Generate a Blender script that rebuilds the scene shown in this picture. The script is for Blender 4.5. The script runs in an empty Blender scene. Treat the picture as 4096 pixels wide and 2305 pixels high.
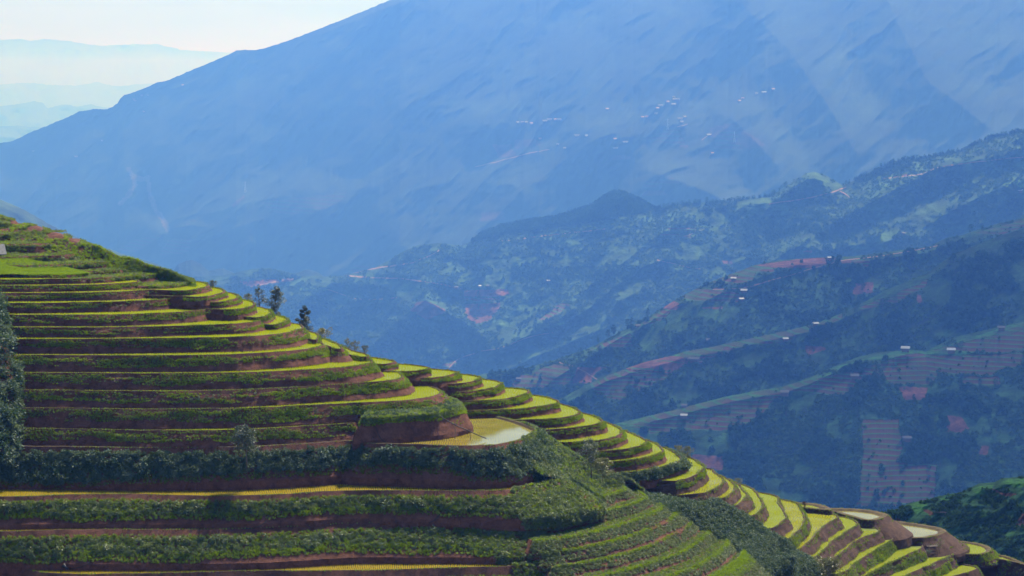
import bpy, math, random
import numpy as np
from mathutils import Vector
rad = math.radians
sc = bpy.context.scene
sc.cycles.use_denoising = True
COL = sc.collection
rng = np.random.default_rng(7)
random.seed(7)

# ------------------------------------------------------------------ camera, world, sun, exposure
PITCH = rad(4.743)
F = 4096 * 85 / 36.0
cam = bpy.data.objects.new('camera', bpy.data.cameras.new('camera'))
COL.objects.link(cam)
cam.data.lens = 85; cam.data.sensor_width = 36
cam.data.clip_start = 1; cam.data.clip_end = 160000
cam.rotation_euler = (math.pi / 2 - PITCH, 0, 0)
sc.camera = cam
SUN_EL, SUN_AZ = rad(52), rad(26)          # azimuth measured from +Y (view direction) towards +X
w = bpy.data.worlds.new("World"); sc.world = w; w.use_nodes = True
nt = w.node_tree
sky = nt.nodes.new('ShaderNodeTexSky'); sky.sky_type = 'NISHITA'; sky.sun_disc = False
sky.sun_elevation = SUN_EL; sky.sun_rotation = SUN_AZ
sky.altitude = 1200; sky.air_density = 1.0; sky.dust_density = 0.4; sky.ozone_density = 2.0
bg = nt.nodes['Background']; bg.inputs[1].default_value = 0.09
# thin high cloud: soft white bands across the Nishita sky
tc = nt.nodes.new('ShaderNodeTexCoord'); mp_ = nt.nodes.new('ShaderNodeMapping'); mp_.inputs['Scale'].default_value = (3.0, 3.0, 16.0)
cn = nt.nodes.new('ShaderNodeTexNoise'); cn.inputs['Scale'].default_value = 2.2; cn.inputs['Detail'].default_value = 7; cn.inputs['Roughness'].default_value = .55
cr_ = nt.nodes.new('ShaderNodeValToRGB'); cr_.color_ramp.elements[0].position = .42; cr_.color_ramp.elements[1].position = .66
cr_.color_ramp.elements[0].color = (2.3, 3.75, 5.0, 1); cr_.color_ramp.elements[1].color = (3.4, 4.6, 5.6, 1)
mx_ = nt.nodes.new('ShaderNodeMix'); mx_.data_type = 'RGBA'; gz = nt.nodes.new('ShaderNodeSeparateXYZ'); nt.links.new(tc.outputs['Generated'], gz.inputs[0])
mr = nt.nodes.new('ShaderNodeMapRange'); mr.inputs[1].default_value = .04; mr.inputs[2].default_value = .40; mr.inputs[3].default_value = .85; mr.inputs[4].default_value = 0.0
nt.links.new(gz.outputs[2], mr.inputs[0]); nt.links.new(mr.outputs[0], mx_.inputs[0])
nt.links.new(tc.outputs['Generated'], mp_.inputs[0]); nt.links.new(mp_.outputs[0], cn.inputs[0]); nt.links.new(cn.outputs[0], cr_.inputs[0])
nt.links.new(sky.outputs[0], mx_.inputs[6]); nt.links.new(cr_.outputs[0], mx_.inputs[7]); nt.links.new(mx_.outputs[2], bg.inputs[0])
sun = bpy.data.objects.new('sun', bpy.data.lights.new('sun', 'SUN'))
COL.objects.link(sun)
sun.data.energy = 5.0; sun.data.angle = rad(0.5); sun.data.color = (1.0, 0.95, 0.86)
SD = Vector((math.sin(SUN_AZ) * math.cos(SUN_EL), math.cos(SUN_AZ) * math.cos(SUN_EL), math.sin(SUN_EL)))
sun.rotation_euler = SD.to_track_quat('Z', 'Y').to_euler()
vs = sc.view_settings
vs.view_transform = 'Standard'; vs.look = 'None'; vs.gamma = 1; vs.use_curve_mapping = False
vs.exposure = 0.92
cy = sc.cycles
cy.max_bounces = 6; cy.diffuse_bounces = 2; cy.glossy_bounces = 2; cy.transmission_bounces = 3
cy.transparent_max_bounces = 8; cy.volume_bounces = 0; cy.caustics_reflective = False; cy.caustics_refractive = False

# ------------------------------------------------------------------ helpers: picture <-> place
cp, sp_ = math.cos(PITCH), math.sin(PITCH)
def ray(x, y):
    X = (np.asarray(x, float) - 2048) / F; Z = -(np.asarray(y, float) - 1152.5) / F
    return X, cp + Z * sp_, -sp_ + Z * cp
def atY(x, y, Y):
    """point on the sight line of (x, y) at ground distance Y"""
    a, b, c = ray(x, y); k = Y / b
    return np.stack([a * k, b * k, c * k], -1)
def atZ(x, y, z):
    a, b, c = ray(x, y); k = z / c
    return np.stack([a * k, b * k, c * k], -1)
def slope_of(y):
    a, b, c = ray(0, y); return abs(c / b)

def hash2(ix, iy, seed):
    h = (ix.astype(np.int64) * 374761393 + iy.astype(np.int64) * 668265263 + seed * 2147483647 + 1013904223) & 0xffffffff
    h = ((h ^ (h >> 13)) * 1274126177) & 0xffffffff
    h = h ^ (h >> 16)
    return (h & 0xffff) / 65535.0
def vnoise(x, y, seed=0):
    x = np.asarray(x, float); y = np.asarray(y, float)
    ix = np.floor(x); iy = np.floor(y); fx = x - ix; fy = y - iy
    fx = fx * fx * (3 - 2 * fx); fy = fy * fy * (3 - 2 * fy)
    a = hash2(ix, iy, seed); b = hash2(ix + 1, iy, seed); c = hash2(ix, iy + 1, seed); d = hash2(ix + 1, iy + 1, seed)
    return (a * (1 - fx) + b * fx) * (1 - fy) + (c * (1 - fx) + d * fx) * fy
def fbm(x, y, octv=4, seed=0):
    r = 0; amp = 1; tot = 0
    for k in range(octv):
        r = r + amp * (vnoise(x, y, seed + k * 17) - .5) * 2; tot += amp
        x = x * 2.03 + 11.3; y = y * 2.03 + 4.7; amp *= .5
    return r / tot
def ridged(x, y, octv=3, seed=0):
    r = 0; amp = 1; tot = 0
    for k in range(octv):
        r = r + amp * (1 - abs(vnoise(x, y, seed + k * 31) * 2 - 1)); tot += amp
        x = x * 2.1 + 5.3; y = y * 2.1 + 9.1; amp *= .5
    return r / tot

# ------------------------------------------------------------------ helpers: meshes and naming
def mesh_from(name, verts, faces, mats, smooth=False, mat_idx=None, color=None):
    me = bpy.data.meshes.new(name)
    verts = np.asarray(verts, np.float32)
    if isinstance(faces, np.ndarray):
        n, k = faces.shape
        me.vertices.add(len(verts)); me.vertices.foreach_set('co', verts.ravel())
        me.loops.add(n * k); me.loops.foreach_set('vertex_index', faces.astype(np.int32).ravel())
        me.polygons.add(n); me.polygons.foreach_set('loop_start', np.arange(0, n * k, k, dtype=np.int32))
        me.update(calc_edges=True)
    else:
        me.from_pydata([tuple(v) for v in verts.tolist()], [], faces); me.update()
    for m in (mats if isinstance(mats, (list, tuple)) else [mats]): me.materials.append(m)
    if mat_idx is not None: me.polygons.foreach_set('material_index', np.asarray(mat_idx, np.int32))
    me.polygons.foreach_set('use_smooth', np.full(len(me.polygons), bool(smooth)))
    if color is not None:
        at = me.color_attributes.new('Col', 'FLOAT_COLOR', 'POINT')
        c = np.ones((len(verts), 4), np.float32); c[:, :color.shape[1]] = color
        at.data.foreach_set('color', c.ravel())
    return me
def link(name, me, parent=None, loc=None, kind=None, label=None, cat=None, group=None):
    o = bpy.data.objects.new(name, me); COL.objects.link(o)
    if parent is not None: o.parent = parent
    if loc is not None: o.location = loc
    if kind: o['kind'] = kind
    if label: o['label'] = label
    if cat: o['category'] = cat
    if group: o['group'] = group
    return o
def grid_faces(nr, nc):
    i = np.arange(nr - 1)[:, None] * nc + np.arange(nc - 1)[None, :]
    return np.stack([i, i + nc, i + nc + 1, i + 1], -1).reshape(-1, 4)
class MB:
    """collects boxes and tubes into one mesh"""
    def __init__(s): s.v = []; s.f = []
    def add(s, v, f):
        n = len(s.v); s.v += [tuple(a) for a in v]; s.f += [tuple(i + n for i in q) for q in f]
    def box(s, c, d, rz=0, rx=0):
        c = Vector(c); v = []
        for z in (-1, 1):
            for y in (-1, 1):
                for x in (-1, 1):
                    p = Vector((x * d[0] / 2, y * d[1] / 2, z * d[2] / 2))
                    if rx: p = Vector((p.x, p.y * math.cos(rx) - p.z * math.sin(rx), p.y * math.sin(rx) + p.z * math.cos(rx)))
                    p = Vector((p.x * math.cos(rz) - p.y * math.sin(rz), p.x * math.sin(rz) + p.y * math.cos(rz), p.z))
                    v.append(c + p)
        s.add(v, [(0, 2, 3, 1), (4, 5, 7, 6), (0, 1, 5, 4), (2, 6, 7, 3), (0, 4, 6, 2), (1, 3, 7, 5)])
    def tube(s, pts, rads, n=7):
        pts = [Vector(p) for p in pts]; v = []; f = []
        for k, p in enumerate(pts):
            d = (pts[min(k + 1, len(pts) - 1)] - pts[max(k - 1, 0)]).normalized()
            a = d.orthogonal().normalized() if k == 0 else (a - d * a.dot(d)).normalized()
            b = d.cross(a)
            for j in range(n):
                t = 2 * math.pi * j / n
                v.append(p + (a * math.cos(t) + b * math.sin(t)) * rads[k])
        for k in range(len(pts) - 1):
            for j in range(n):
                f.append((k * n + j, k * n + (j + 1) % n, (k + 1) * n + (j + 1) % n, (k + 1) * n + j))
        f.append(tuple(range(n - 1, -1, -1))); f.append(tuple(range((len(pts) - 1) * n, len(pts) * n)))
        s.add(v, f)
    def mesh(s, name, mat, smooth=False): return mesh_from(name, s.v, s.f, mat, smooth)

# ------------------------------------------------------------------ materials
def new_mat(name):
    m = bpy.data.materials.new(name); m.use_nodes = True
    n = m.node_tree; b = n.nodes['Principled BSDF']
    return m, n, b
def noise_node(n, scale, detail=4, rough=.55, coord='Object', vec=None):
    t = n.nodes.new('ShaderNodeTexNoise'); t.inputs['Scale'].default_value = scale
    t.inputs['Detail'].default_value = detail; t.inputs['Roughness'].default_value = rough
    if vec is None:
        g = n.nodes.new('ShaderNodeNewGeometry'); n.links.new(g.outputs['Position'], t.inputs['Vector'])
    else: n.links.new(vec, t.inputs['Vector'])
    return t
def ramp(n, fac, stops):
    r = n.nodes.new('ShaderNodeValToRGB'); e = r.color_ramp.elements
    while len(e) < len(stops): e.new(.5)
    for k, (p, c) in enumerate(stops):
        e[k].position = p; e[k].color = (*c, 1) if len(c) == 3 else c
    n.links.new(fac, r.inputs[0]); return r
def mixc(n, fac, a, b, mode='MIX'):
    m = n.nodes.new('ShaderNodeMix'); m.data_type = 'RGBA'; m.blend_type = mode
    for s, v in ((0, fac), (6, a), (7, b)):
        if isinstance(v, (int, float)): m.inputs[s].default_value = v
        elif isinstance(v, tuple): m.inputs[s].default_value = (*v, 1)
        else: n.links.new(v, m.inputs[s])
    return m.outputs[2]
def mathn(n, op, a, b=None, c=None):
    m = n.nodes.new('ShaderNodeMath'); m.operation = op
    for k, v in enumerate((a, b, c)):
        if v is None: continue
        if isinstance(v, (int, float)): m.inputs[k].default_value = v
        else: n.links.new(v, m.inputs[k])
    return m.outputs[0]
def bump(n, b, h, strength=.5, dist=.1):
    u = n.nodes.new('ShaderNodeBump'); u.inputs['Strength'].default_value = strength
    u.inputs['Distance'].default_value = dist; n.links.new(h, u.inputs['Height'])
    n.links.new(u.outputs[0], b.inputs['Normal'])

def soil_mat(name, dark, light, rough=.9):
    m, n, b = new_mat(name)
    a = noise_node(n, 1.1, 8, .65); c = noise_node(n, 9, 6, .7)
    r = ramp(n, a.outputs[0], [(.32, dark), (.5, tuple((x + y) / 2 for x, y in zip(dark, light))), (.7, light)])
    r2 = ramp(n, c.outputs[0], [(.3, (.55, .55, .55)), (.7, (1.25, 1.2, 1.15))])
    n.links.new(mixc(n, 1.0, r.outputs[0], r2.outputs[0], 'MULTIPLY'), b.inputs['Base Color'])
    b.inputs['Roughness'].default_value = rough; b.inputs['Specular IOR Level'].default_value = .15
    # rain runs scored down the cut face
    g = n.nodes.new('ShaderNodeNewGeometry'); mp = n.nodes.new('ShaderNodeMapping'); mp.inputs['Scale'].default_value = (5, 5, .9)
    n.links.new(g.outputs['Position'], mp.inputs[0]); t = noise_node(n, 1.6, 6, .7, vec=mp.outputs[0])
    bump(n, b, mathn(n, 'ADD', t.outputs[0], mathn(n, 'MULTIPLY', c.outputs[0], .5)), .9, .25)
    return m
M_SOIL = soil_mat('red_soil', (.080, .033, .021), (.22, .090, .055))
M_SOIL_R = soil_mat('brown_soil', (.055, .030, .019), (.13, .072, .045))
M_BUND = soil_mat('bund_mud', (.07, .048, .02), (.16, .12, .055))
def water_mat():
    m, n, b = new_mat('paddy_water')
    a = noise_node(n, .35, 4); r = ramp(n, a.outputs[0], [(.35, (.15, .12, .035)), (.65, (.22, .18, .05))])
    n.links.new(r.outputs[0], b.inputs['Base Color'])
    b.inputs['Roughness'].default_value = .06; b.inputs['IOR'].default_value = 1.33
    c = noise_node(n, 7, 2); bump(n, b, c.outputs[0], .04, .05)
    return m
M_WATER = water_mat()
M_WATERG, _n, _b = new_mat('weedy_paddy_water'); _b.inputs['Roughness'].default_value = .35; _b.inputs['Specular IOR Level'].default_value = .25
_a = noise_node(_n, .8, 5); _r = ramp(_n, _a.outputs[0], [(.35, (.09, .115, .004)), (.65, (.15, .18, .006))]); _n.links.new(_r.outputs[0], _b.inputs['Base Color'])
def leaf_mat(name, c1, c2, trans=.45, gloss=0.0, grough=.35, patch=None, pscale=.5):
    """thin leaf: reflects and lets light through; colour varies from clump to clump"""
    m = bpy.data.materials.new(name); m.use_nodes = True; n = m.node_tree; n.nodes.clear()
    out = n.nodes.new('ShaderNodeOutputMaterial')
    oi = n.nodes.new('ShaderNodeObjectInfo')
    r = ramp(n, oi.outputs['Random'], [(0, c1), (1, c2)]); col = r.outputs[0]
    if patch:
        a = noise_node(n, pscale, 3); k = ramp(n, a.outputs[0], [(.42, (0, 0, 0)), (.6, (1, 1, 1))])
        col = mixc(n, k.outputs[0], col, patch)
    d = n.nodes.new('ShaderNodeBsdfDiffuse'); t = n.nodes.new('ShaderNodeBsdfTranslucent')
    n.links.new(col, d.inputs[0])
    tc = mixc(n, 1.0, col, (1.25, 1.15, .45), 'MULTIPLY'); n.links.new(tc, t.inputs[0])
    mx = n.nodes.new('ShaderNodeMixShader'); mx.inputs[0].default_value = trans
    n.links.new(d.outputs[0], mx.inputs[1]); n.links.new(t.outputs[0], mx.inputs[2])
    last = mx.outputs[0]
    if gloss > 0:
        g = n.nodes.new('ShaderNodeBsdfGlossy'); g.inputs['Roughness'].default_value = grough
        m2 = n.nodes.new('ShaderNodeMixShader'); m2.inputs[0].default_value = gloss
        n.links.new(last, m2.inputs[1]); n.links.new(g.outputs[0], m2.inputs[2]); last = m2.outputs[0]
    n.links.new(last, out.inputs[0]); return m
M_RICE = leaf_mat('rice_leaf', (.31, .38, .003), (.40, .45, .004), .62, .0)
M_RICEY = leaf_mat('rice_leaf_bank_reflection', (.40, .34, .006), (.46, .36, .008), .5, .0)  # orange reflection of the red bank put into the leaf colour
M_GRASS = leaf_mat('bank_grass', (.085, .155, .014), (.19, .27, .018), .5, .03)
M_GRASSB = leaf_mat('lush_lit_grass', (.15, .25, .006), (.25, .36, .008), .5, .02)  # brighter green also puts sunlight on the banks into the colour
M_SCRUB = leaf_mat('scrub_leaf', (.065, .105, .030), (.19, .24, .08), .35, .06, .5)
M_FERN = leaf_mat('shrub_leaf', (.028, .068, .034), (.13, .18, .11), .3, .03, .6)
M_TREE = leaf_mat('tree_leaf', (.03, .06, .02), (.07, .10, .03), .3, .10, .4)
M_TREEY = leaf_mat('tree_leaf_olive', (.09, .11, .02), (.14, .15, .03), .35, .06, .4)
M_BARK, _n, _b = new_mat('bark'); _b.inputs['Base Color'].default_value = (.09, .065, .045, 1); _b.inputs['Roughness'].default_value = .9

# ------------------------------------------------------------------ plant prototypes (never linked themselves)
def blades(n, h, spread, wid, lean, seg=3, seed=0):
    r = np.random.default_rng(seed); V = []; Fc = []
    for k in range(n):
        a = r.uniform(0, 2 * math.pi); q = r.uniform(0, spread); bx, by = q * math.cos(a), q * math.sin(a)
        hh = h * r.uniform(.65, 1.1); ln = lean * r.uniform(.3, 1.2); tw = a + math.pi / 2 + r.uniform(-.6, .6)
        ca, sa = math.cos(tw) * wid / 2, math.sin(tw) * wid / 2
        base = len(V)
        for s in range(seg):
            t = s / seg; off = ln * t * t; ww = 1 - t * .75
            cx, cyy = bx + off * math.cos(a), by + off * math.sin(a); z = hh * (t - .25 * lean / h * t * t * .5)
            V += [(cx - ca * ww, cyy - sa * ww, z), (cx + ca * ww, cyy + sa * ww, z)]
        t = 1; V.append((bx + ln * math.cos(a), by + ln * math.sin(a), hh * (1 - .12 * lean / h)))
        for s in range(seg - 1): i = base + 2 * s; Fc.append((i, i + 1, i + 3, i + 2))
        i = base + 2 * (seg - 1); Fc.append((i, i + 1, i + 2))
    return V, Fc
def leafball(n, rx, rz, leaf, seed=0, shell=.55, aspect=.5, droop=.3):
    """leaf-sized faces spread through an uneven dome-shaped clump"""
    r = np.random.default_rng(seed)
    d = r.normal(size=(n, 3)); d /= np.linalg.norm(d, axis=1)[:, None]; d[:, 2] = abs(d[:, 2]) * 1.0 - .15 * r.random(n)
    lump = .72 + .4 * vnoise(d[:, 0] * 2.2 + seed * 3.1 + 9, d[:, 1] * 2.2 + d[:, 2] * 2.9 + 5, seed)
    q = (shell + (1 - shell) * r.random(n)) * lump
    c = d * q[:, None] * np.array([rx, rx, rz]); c[:, 2] = np.maximum(c[:, 2], 0.01)
    u = r.normal(size=(n, 3)) * .55 + d * .8; u[:, 2] -= droop * r.random(n); u /= np.linalg.norm(u, axis=1)[:, None]
    s = np.cross(u, r.normal(size=(n, 3)) * .5 + np.array([0, 0, 1.0])); s /= np.linalg.norm(s, axis=1)[:, None] + 1e-9
    L = leaf * r.uniform(.6, 1.3, n)[:, None]
    V = np.stack([c - u * L * .5, c + s * L * aspect * .5, c + u * L * .5, c - s * L * aspect * .5], 1).reshape(-1, 3)
    return V, np.arange(4 * n).reshape(-1, 4)
PROTO = {}
def proto(key, me):
    o = bpy.data.objects.new('plant_source', me); PROTO.setdefault(key, []).append(o)
for s in range(5): proto('rice', mesh_from('rice_tuft', *blades(9, .23, .035, .022, .11, 2, s), M_RICE))
for s in range(4): proto('ricey', mesh_from('rice_tuft', *blades(9, .22, .035, .020, .10, 2, 40 + s), M_RICEY))
for s in range(5): proto('grass', mesh_from('grass_tuft', *blades(26, .34, .16, .030, .22, 3, 10 + s), M_GRASS))
for s in range(4): proto('lush_lit', mesh_from('lush_lit_tuft', *blades(26, .30, .17, .032, .22, 3, 20 + s), M_GRASSB))
for s in range(5): proto('scrub', mesh_from('scrub_bush', *leafball(150, .50, .62, .15, 30 + s), M_SCRUB))
for s in range(5): proto('fern', mesh_from('fern_bush', *leafball(190, .60, .75, .20, 50 + s, .5, .42, .8), M_FERN))
for s in range(3): proto('herb', mesh_from('herb', *leafball(55, .26, .30, .12, 60 + s), M_SCRUB))

def scatter(name, pts, keys, scale, label, mats=None, tilt=.25):
    """one 'stuff' object: plants on the given points"""
    pts = np.asarray(pts, np.float32); n = len(pts)
    srcs = []; idx = np.zeros(n, np.int32)
    keys = [keys] if isinstance(keys, str) else keys
    for k in keys: srcs += PROTO[k]
    idx[:] = rng.integers(0, len(srcs), n)
    me = bpy.data.meshes.new(name); me.vertices.add(n); me.vertices.foreach_set('co', pts.ravel())
    rot = np.stack([rng.normal(0, tilt, n), rng.normal(0, tilt, n), rng.uniform(0, 6.283, n)], -1).astype(np.float32)
    sclv = (np.asarray(scale) * np.ones(n)).astype(np.float32)
    a = me.attributes.new('rot', 'FLOAT_VECTOR', 'POINT'); a.data.foreach_set('vector', rot.ravel())
    a = me.attributes.new('scl', 'FLOAT', 'POINT'); a.data.foreach_set('value', sclv)
    a = me.attributes.new('pick', 'INT', 'POINT'); a.data.foreach_set('value', idx)
    o = link(name, me, kind='stuff', label=label, cat=name.replace('_', ' '))
    g = bpy.data.node_groups.new('plant_scatter', 'GeometryNodeTree')
    g.interface.new_socket('Geometry', in_out='INPUT', socket_type='NodeSocketGeometry')
    g.interface.new_socket('Geometry', in_out='OUTPUT', socket_type='NodeSocketGeometry')
    gi = g.nodes.new('NodeGroupInput'); go = g.nodes.new('NodeGroupOutput')
    iop = g.nodes.new('GeometryNodeInstanceOnPoints'); iop.inputs['Pick Instance'].default_value = True
    jn = g.nodes.new('GeometryNodeJoinGeometry')
    for s in srcs:
        oi = g.nodes.new('GeometryNodeObjectInfo'); oi.inputs['Object'].default_value = s; oi.inputs['As Instance'].default_value = True
        g.links.new(oi.outputs['Geometry'], jn.inputs[0])
    def attr(nm, ty):
        q = g.nodes.new('GeometryNodeInputNamedAttribute'); q.data_type = ty; q.inputs[0].default_value = nm; return q.outputs[0]
    g.links.new(gi.outputs[0], iop.inputs['Points']); g.links.new(jn.outputs[0], iop.inputs['Instance'])
    g.links.new(attr('pick', 'INT'), iop.inputs['Instance Index'])
    e2r = g.nodes.new('FunctionNodeEulerToRotation'); g.links.new(attr('rot', 'FLOAT_VECTOR'), e2r.inputs[0])
    g.links.new(e2r.outputs[0], iop.inputs['Rotation']); g.links.new(attr('scl', 'FLOAT'), iop.inputs['Scale'])
    g.links.new(iop.outputs[0], go.inputs[0])
    md = o.modifiers.new('plants', 'NODES'); md.node_group = g
    return o

# ------------------------------------------------------------------ the terraces, traced as level contours
CR = dict(A=(0, 840, 2.5156), B=(0, 1300, 2.5156), C=(0, 1729, 2.5156), D=(800, 1060, 2.5156), E=(1024, 1500, 2.5156),
          F=(1024, 1729, 2.5156), G=(1536, 1380, 2.5156), H=(2048, 1500, 2.5156), I=(2048, 1729, 1.4219),
          J=(2700, 1729, 1.4219), K=(3072, 1729, 1.4219), M=(650, 1060, 2.84375), T=(0, 0, 1 / 1.59006))
def P(s):
    """'A 0,712 500,706 M 10,20' -> picture points"""
    out = []; c = None
    for t in s.split():
        if t in CR: c = CR[t]
        else:
            x, y = t.split(','); out.append((c[0] + float(x) / c[2], c[1] + float(y) / c[2]))
    return np.array(out)
TER = {}     # name -> dict(rim front, far edge, kind)
def T(name, front, far, kind='rice', bank='grass', **k): TER[name] = dict(front=P(front), far=P(far), kind=kind, bank=bank, **k)
# front slope of the left spur
T('L1', 'A -900,712 0,712 500,708 880,701 1080,690 1140,680', 'A 1100,662 950,642 880,638')
T('L2', 'A -900,774 0,774 400,773 800,769 1100,757 1300,743 1405,730', 'A 1380,715 1250,700 1150,692')
T('L3', 'A -900,850 0,849 500,847 1000,843 1300,831 1560,811 1670,792', 'A 1620,775 1540,765 1440,757')
T('L4', 'A -900,946 80,948 500,948 1000,939 1400,926 1700,906 1860,886 1920,872', 'A 1880,850 1800,835 1700,828')
T('L5', 'A -900,1066 120,1068 600,1068 1200,1066 1600,1051 2000,1023 2200,996 2262,976', 'A 2200,960 2120,943 2040,925')
T('L6', 'A -900,1192 160,1195 700,1196 1400,1190 2000,1173 D 400,600 500,590 580,573 600,560', 'D 570,540 500,515 430,498 370,493')
T('L7', 'B -900,148 220,153 700,155 1300,152 1900,143 D 300,737 480,732 700,716 850,698 920,684 980,668 1035,645 1048,625', 'D 1000,603 930,596 800,560')
T('L8', 'B -900,314 300,318 1300,319 2012,316 D 400,908 800,886 1050,861 1200,836 1265,810', 'D 1200,780 1150,768 1060,745')
T('L9', 'B -900,488 330,493 1200,500 D 0,1103 500,1093 1000,1071 1400,1046 1600,1021 1720,996 1752,975', 'D 1680,940 1560,920 1470,908')
T('L10', 'B -900,660 230,665 1000,676 1700,681 D 0,1278 400,1271 1000,1241 1500,1207 1850,1181 2000,1161 2062,1132', 'D 2010,1090 1960,1078 1895,1070')
T('L11', 'B -900,838 280,846 900,856 1700,863 E 0,343 400,326 900,299 1200,286 1500,271 1700,246 1840,211 1892,182', 'E 1820,140 1740,120 1670,110')
T('L12', 'B -900,1045 230,1054 800,1062 1500,1073 2100,1074 E -176,563 0,560 300,541 700,514 1000,498 1060,470', 'E 1100,440')
T('CL', 'E 1078,436 1130,430 1300,425 1600,405 1840,385 2000,350 2075,318', 'E 2060,280 1950,230', kind='rough', bank='bare', run=.42)
T('L13', 'B -900,1232 250,1239 800,1246 1500,1253 2400,1249 E 0,736 500,712 800,690 980,676 1060,700 1150,708 1500,714 1900,729 2150,734 2400,720 G 1112,1024 1300,993 1450,943 1540,903 1556,880', 'G 1520,853 1400,800 1200,745 1000,705 900,685 830,678', bank='fern', bund=.35)
T('L14', 'C -900,670 0,666 400,652 800,637 1300,633 1700,646 2100,656 F 0,649 300,636 800,606 1100,596 1500,599 2000,601 2400,601 H 0,1168 200,1130 400,1096 575,1068', 'H 500,1050', kind='ricey', bank='scrub')
T('L15', 'C -900,1018 0,1016 500,1001 1000,986 1500,989 2000,991 F 0,977 500,947 1000,921 1500,916 2000,919 2500,919 2620,905', 'F 2600,880', kind='ricey', bank='scrub')
T('L16', 'C 230,1392 600,1446 1500,1434 F 0,1407 500,1407 1000,1407 1500,1392 2000,1376 2400,1366 2700,1350 2960,1330', 'F 2900,1300', kind='ricey', bank='scrub')
# the lobes behind, stepping down to the right
T('R0', 'A 1700,820 1780,826 1900,821 2050,796 2112,772', 'A 2080,745 2030,735 1960,729')
T('R1', 'A 1850,880 1950,891 2100,882 2230,852 2278,822', 'A 2220,800 2120,784')
T('R2', 'M 480,430 565,441 700,431 820,402 887,374', 'M 860,350 800,330 735,320')
T('R3', 'M 700,520 780,524 900,511 1020,482 1074,456', 'M 1040,430 980,410 915,402')
T('R4', 'M 950,605 1050,613 1130,606 1220,581 1258,552', 'M 1210,520 1160,500 1110,489')
T('R5', 'M 1100,680 1180,692 1270,696 1380,667 1446,632', 'M 1400,605 1340,588 1290,581')
T('R7', 'D 1000,730 1060,742 1150,768 1192,755 1206,730', 'D 1190,705 1150,690 1090,671')
T('R8', 'D 1180,815 1262,815 1300,832 1345,850 1400,858 1440,848', 'D 1380,795 1300,760 1245,748', run=.8)
T('R9', 'D 1380,890 1470,908 1600,935 1680,937 1694,915', 'D 1650,900 1540,870 1440,831')
T('R10', 'D 1740,1005 1840,1013 1930,1002 1978,985', 'D 1960,977 1850,955 1730,939')
T('R11', 'G 60,278 200,279 330,272 420,258 468,240', 'G 440,228 300,210 160,199')
T('R12', 'G 200,346 300,346 500,341 650,321 755,287', 'G 720,272 620,258 510,251')
T('R13', 'G 480,408 560,409 750,401 900,376 978,340', 'G 930,320 860,308 785,302')
T('R14', 'G 600,485 710,486 900,476 1100,441 1203,400', 'G 1170,378 1100,362 1005,351')
T('R15', 'G 650,575 770,576 1000,571 1200,556 1400,516 1478,473', 'G 1440,455 1350,443 1240,439')
T('R16', 'G 700,672 830,673 1100,666 1400,656 1600,626 1740,596 1758,582', 'G 1720,560 1650,535 1530,516')
T('R17', 'H -250,470 0,464 250,459 500,441 650,411 708,378', 'H 650,345 580,320 490,297')
T('R18', 'H 100,566 300,566 500,553 750,526 880,496 918,472', 'H 900,455 840,425 730,389')
T('R19', 'H 350,690 500,690 700,681 900,666 1050,631 1122,578', 'H 1105,555 1030,510 940,477')
T('R20', 'H 480,800 630,797 800,786 1000,771 1200,746 1320,711 1358,680', 'H 1345,665 1250,610 1140,564')
T('R21', 'H 800,890 940,886 1150,873 1350,841 1480,806 1534,768', 'H 1525,750 1460,700 1365,659')
T('R22', 'H 850,1008 970,1001 1250,981 1450,951 1620,906 1714,856', 'H 1700,830 1640,780 1540,734', bank='fern')
T('R23', 'H 1640,1080 1760,1050 1850,1021 1920,962 1948,932', 'H 1925,910 1830,855 1715,807')
T('R24', 'H 1700,1220 1800,1211 1950,1196 2080,1141 2127,1085 2132,1050', 'H 2110,1030 2050,990 2000,954', bank='bare')
T('R25', 'H 1980,1275 2070,1263 2160,1241 2230,1191 2247,1135 2235,1100', 'H 2180,1060 2120,1019', bank='bare')
T('R26', 'H 2110,1355 2190,1336 2280,1311 2350,1261 2378,1215', 'H 2350,1180 2280,1110 2200,1054', bank='bare')
T('R27', 'J 370,500 420,486 470,471 500,441 512,412 492,380', 'J 450,335 420,310 375,297', bank='bare')
T('R28', 'J 480,580 525,559 580,541 625,501 637,480 612,440 594,400 592,375', 'J 560,360 480,347', bank='bare')
T('R29', 'J 560,640 610,623 660,606 720,561 744,510 732,460 707,420', 'J 690,405 660,398 610,387', bank='mix')
T('R30', 'J 630,700 685,679 740,656 790,601 830,551 880,516 948,488', 'J 900,465 830,445 740,430', bank='bare')
T('R31', 'J 720,750 770,731 830,701 880,641 940,591 1020,546 1054,523', 'J 1040,510 960,486', bank='bare')
T('R32', 'J 850,745 905,718 960,686 1000,641 1080,601 1150,576 1168,558', 'J 1150,545 1060,517', bank='bare')
T('R33', 'J 930,815 975,791 1030,751 1100,701 1200,641 1260,601 1270,589', 'J 1250,580 1180,559', bank='mix')
T('R34', 'J 1000,860 1090,820 1200,761 1300,711 1390,676 1418,655', 'J 1400,635 1320,614', bank='mix')
T('R35', 'K 680,870 790,820 900,771 1000,721 1052,704', 'K 1040,695 920,669', bank='mix')
T('R36', 'K 960,860 1070,821 1150,801 1203,779', 'K 1190,770 1120,757', bank='mix')
T('Q1', 'K 150,430 250,445 320,450 372,456', 'K 340,430 280,414 180,407', bank='bare', bund=.7)
T('Q2', 'K 380,462 430,481 560,513 640,502 680,488 690,476', 'K 660,466 600,454 500,442 380,439', bank='bare', bund=.7, run=1.05, glare=1)
T('Q3', 'K 740,590 780,613 860,613 950,601 1005,583 1018,568', 'K 1000,558 900,534 750,516', bank='bare', bund=.7, run=1.05, glare=1)
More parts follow.
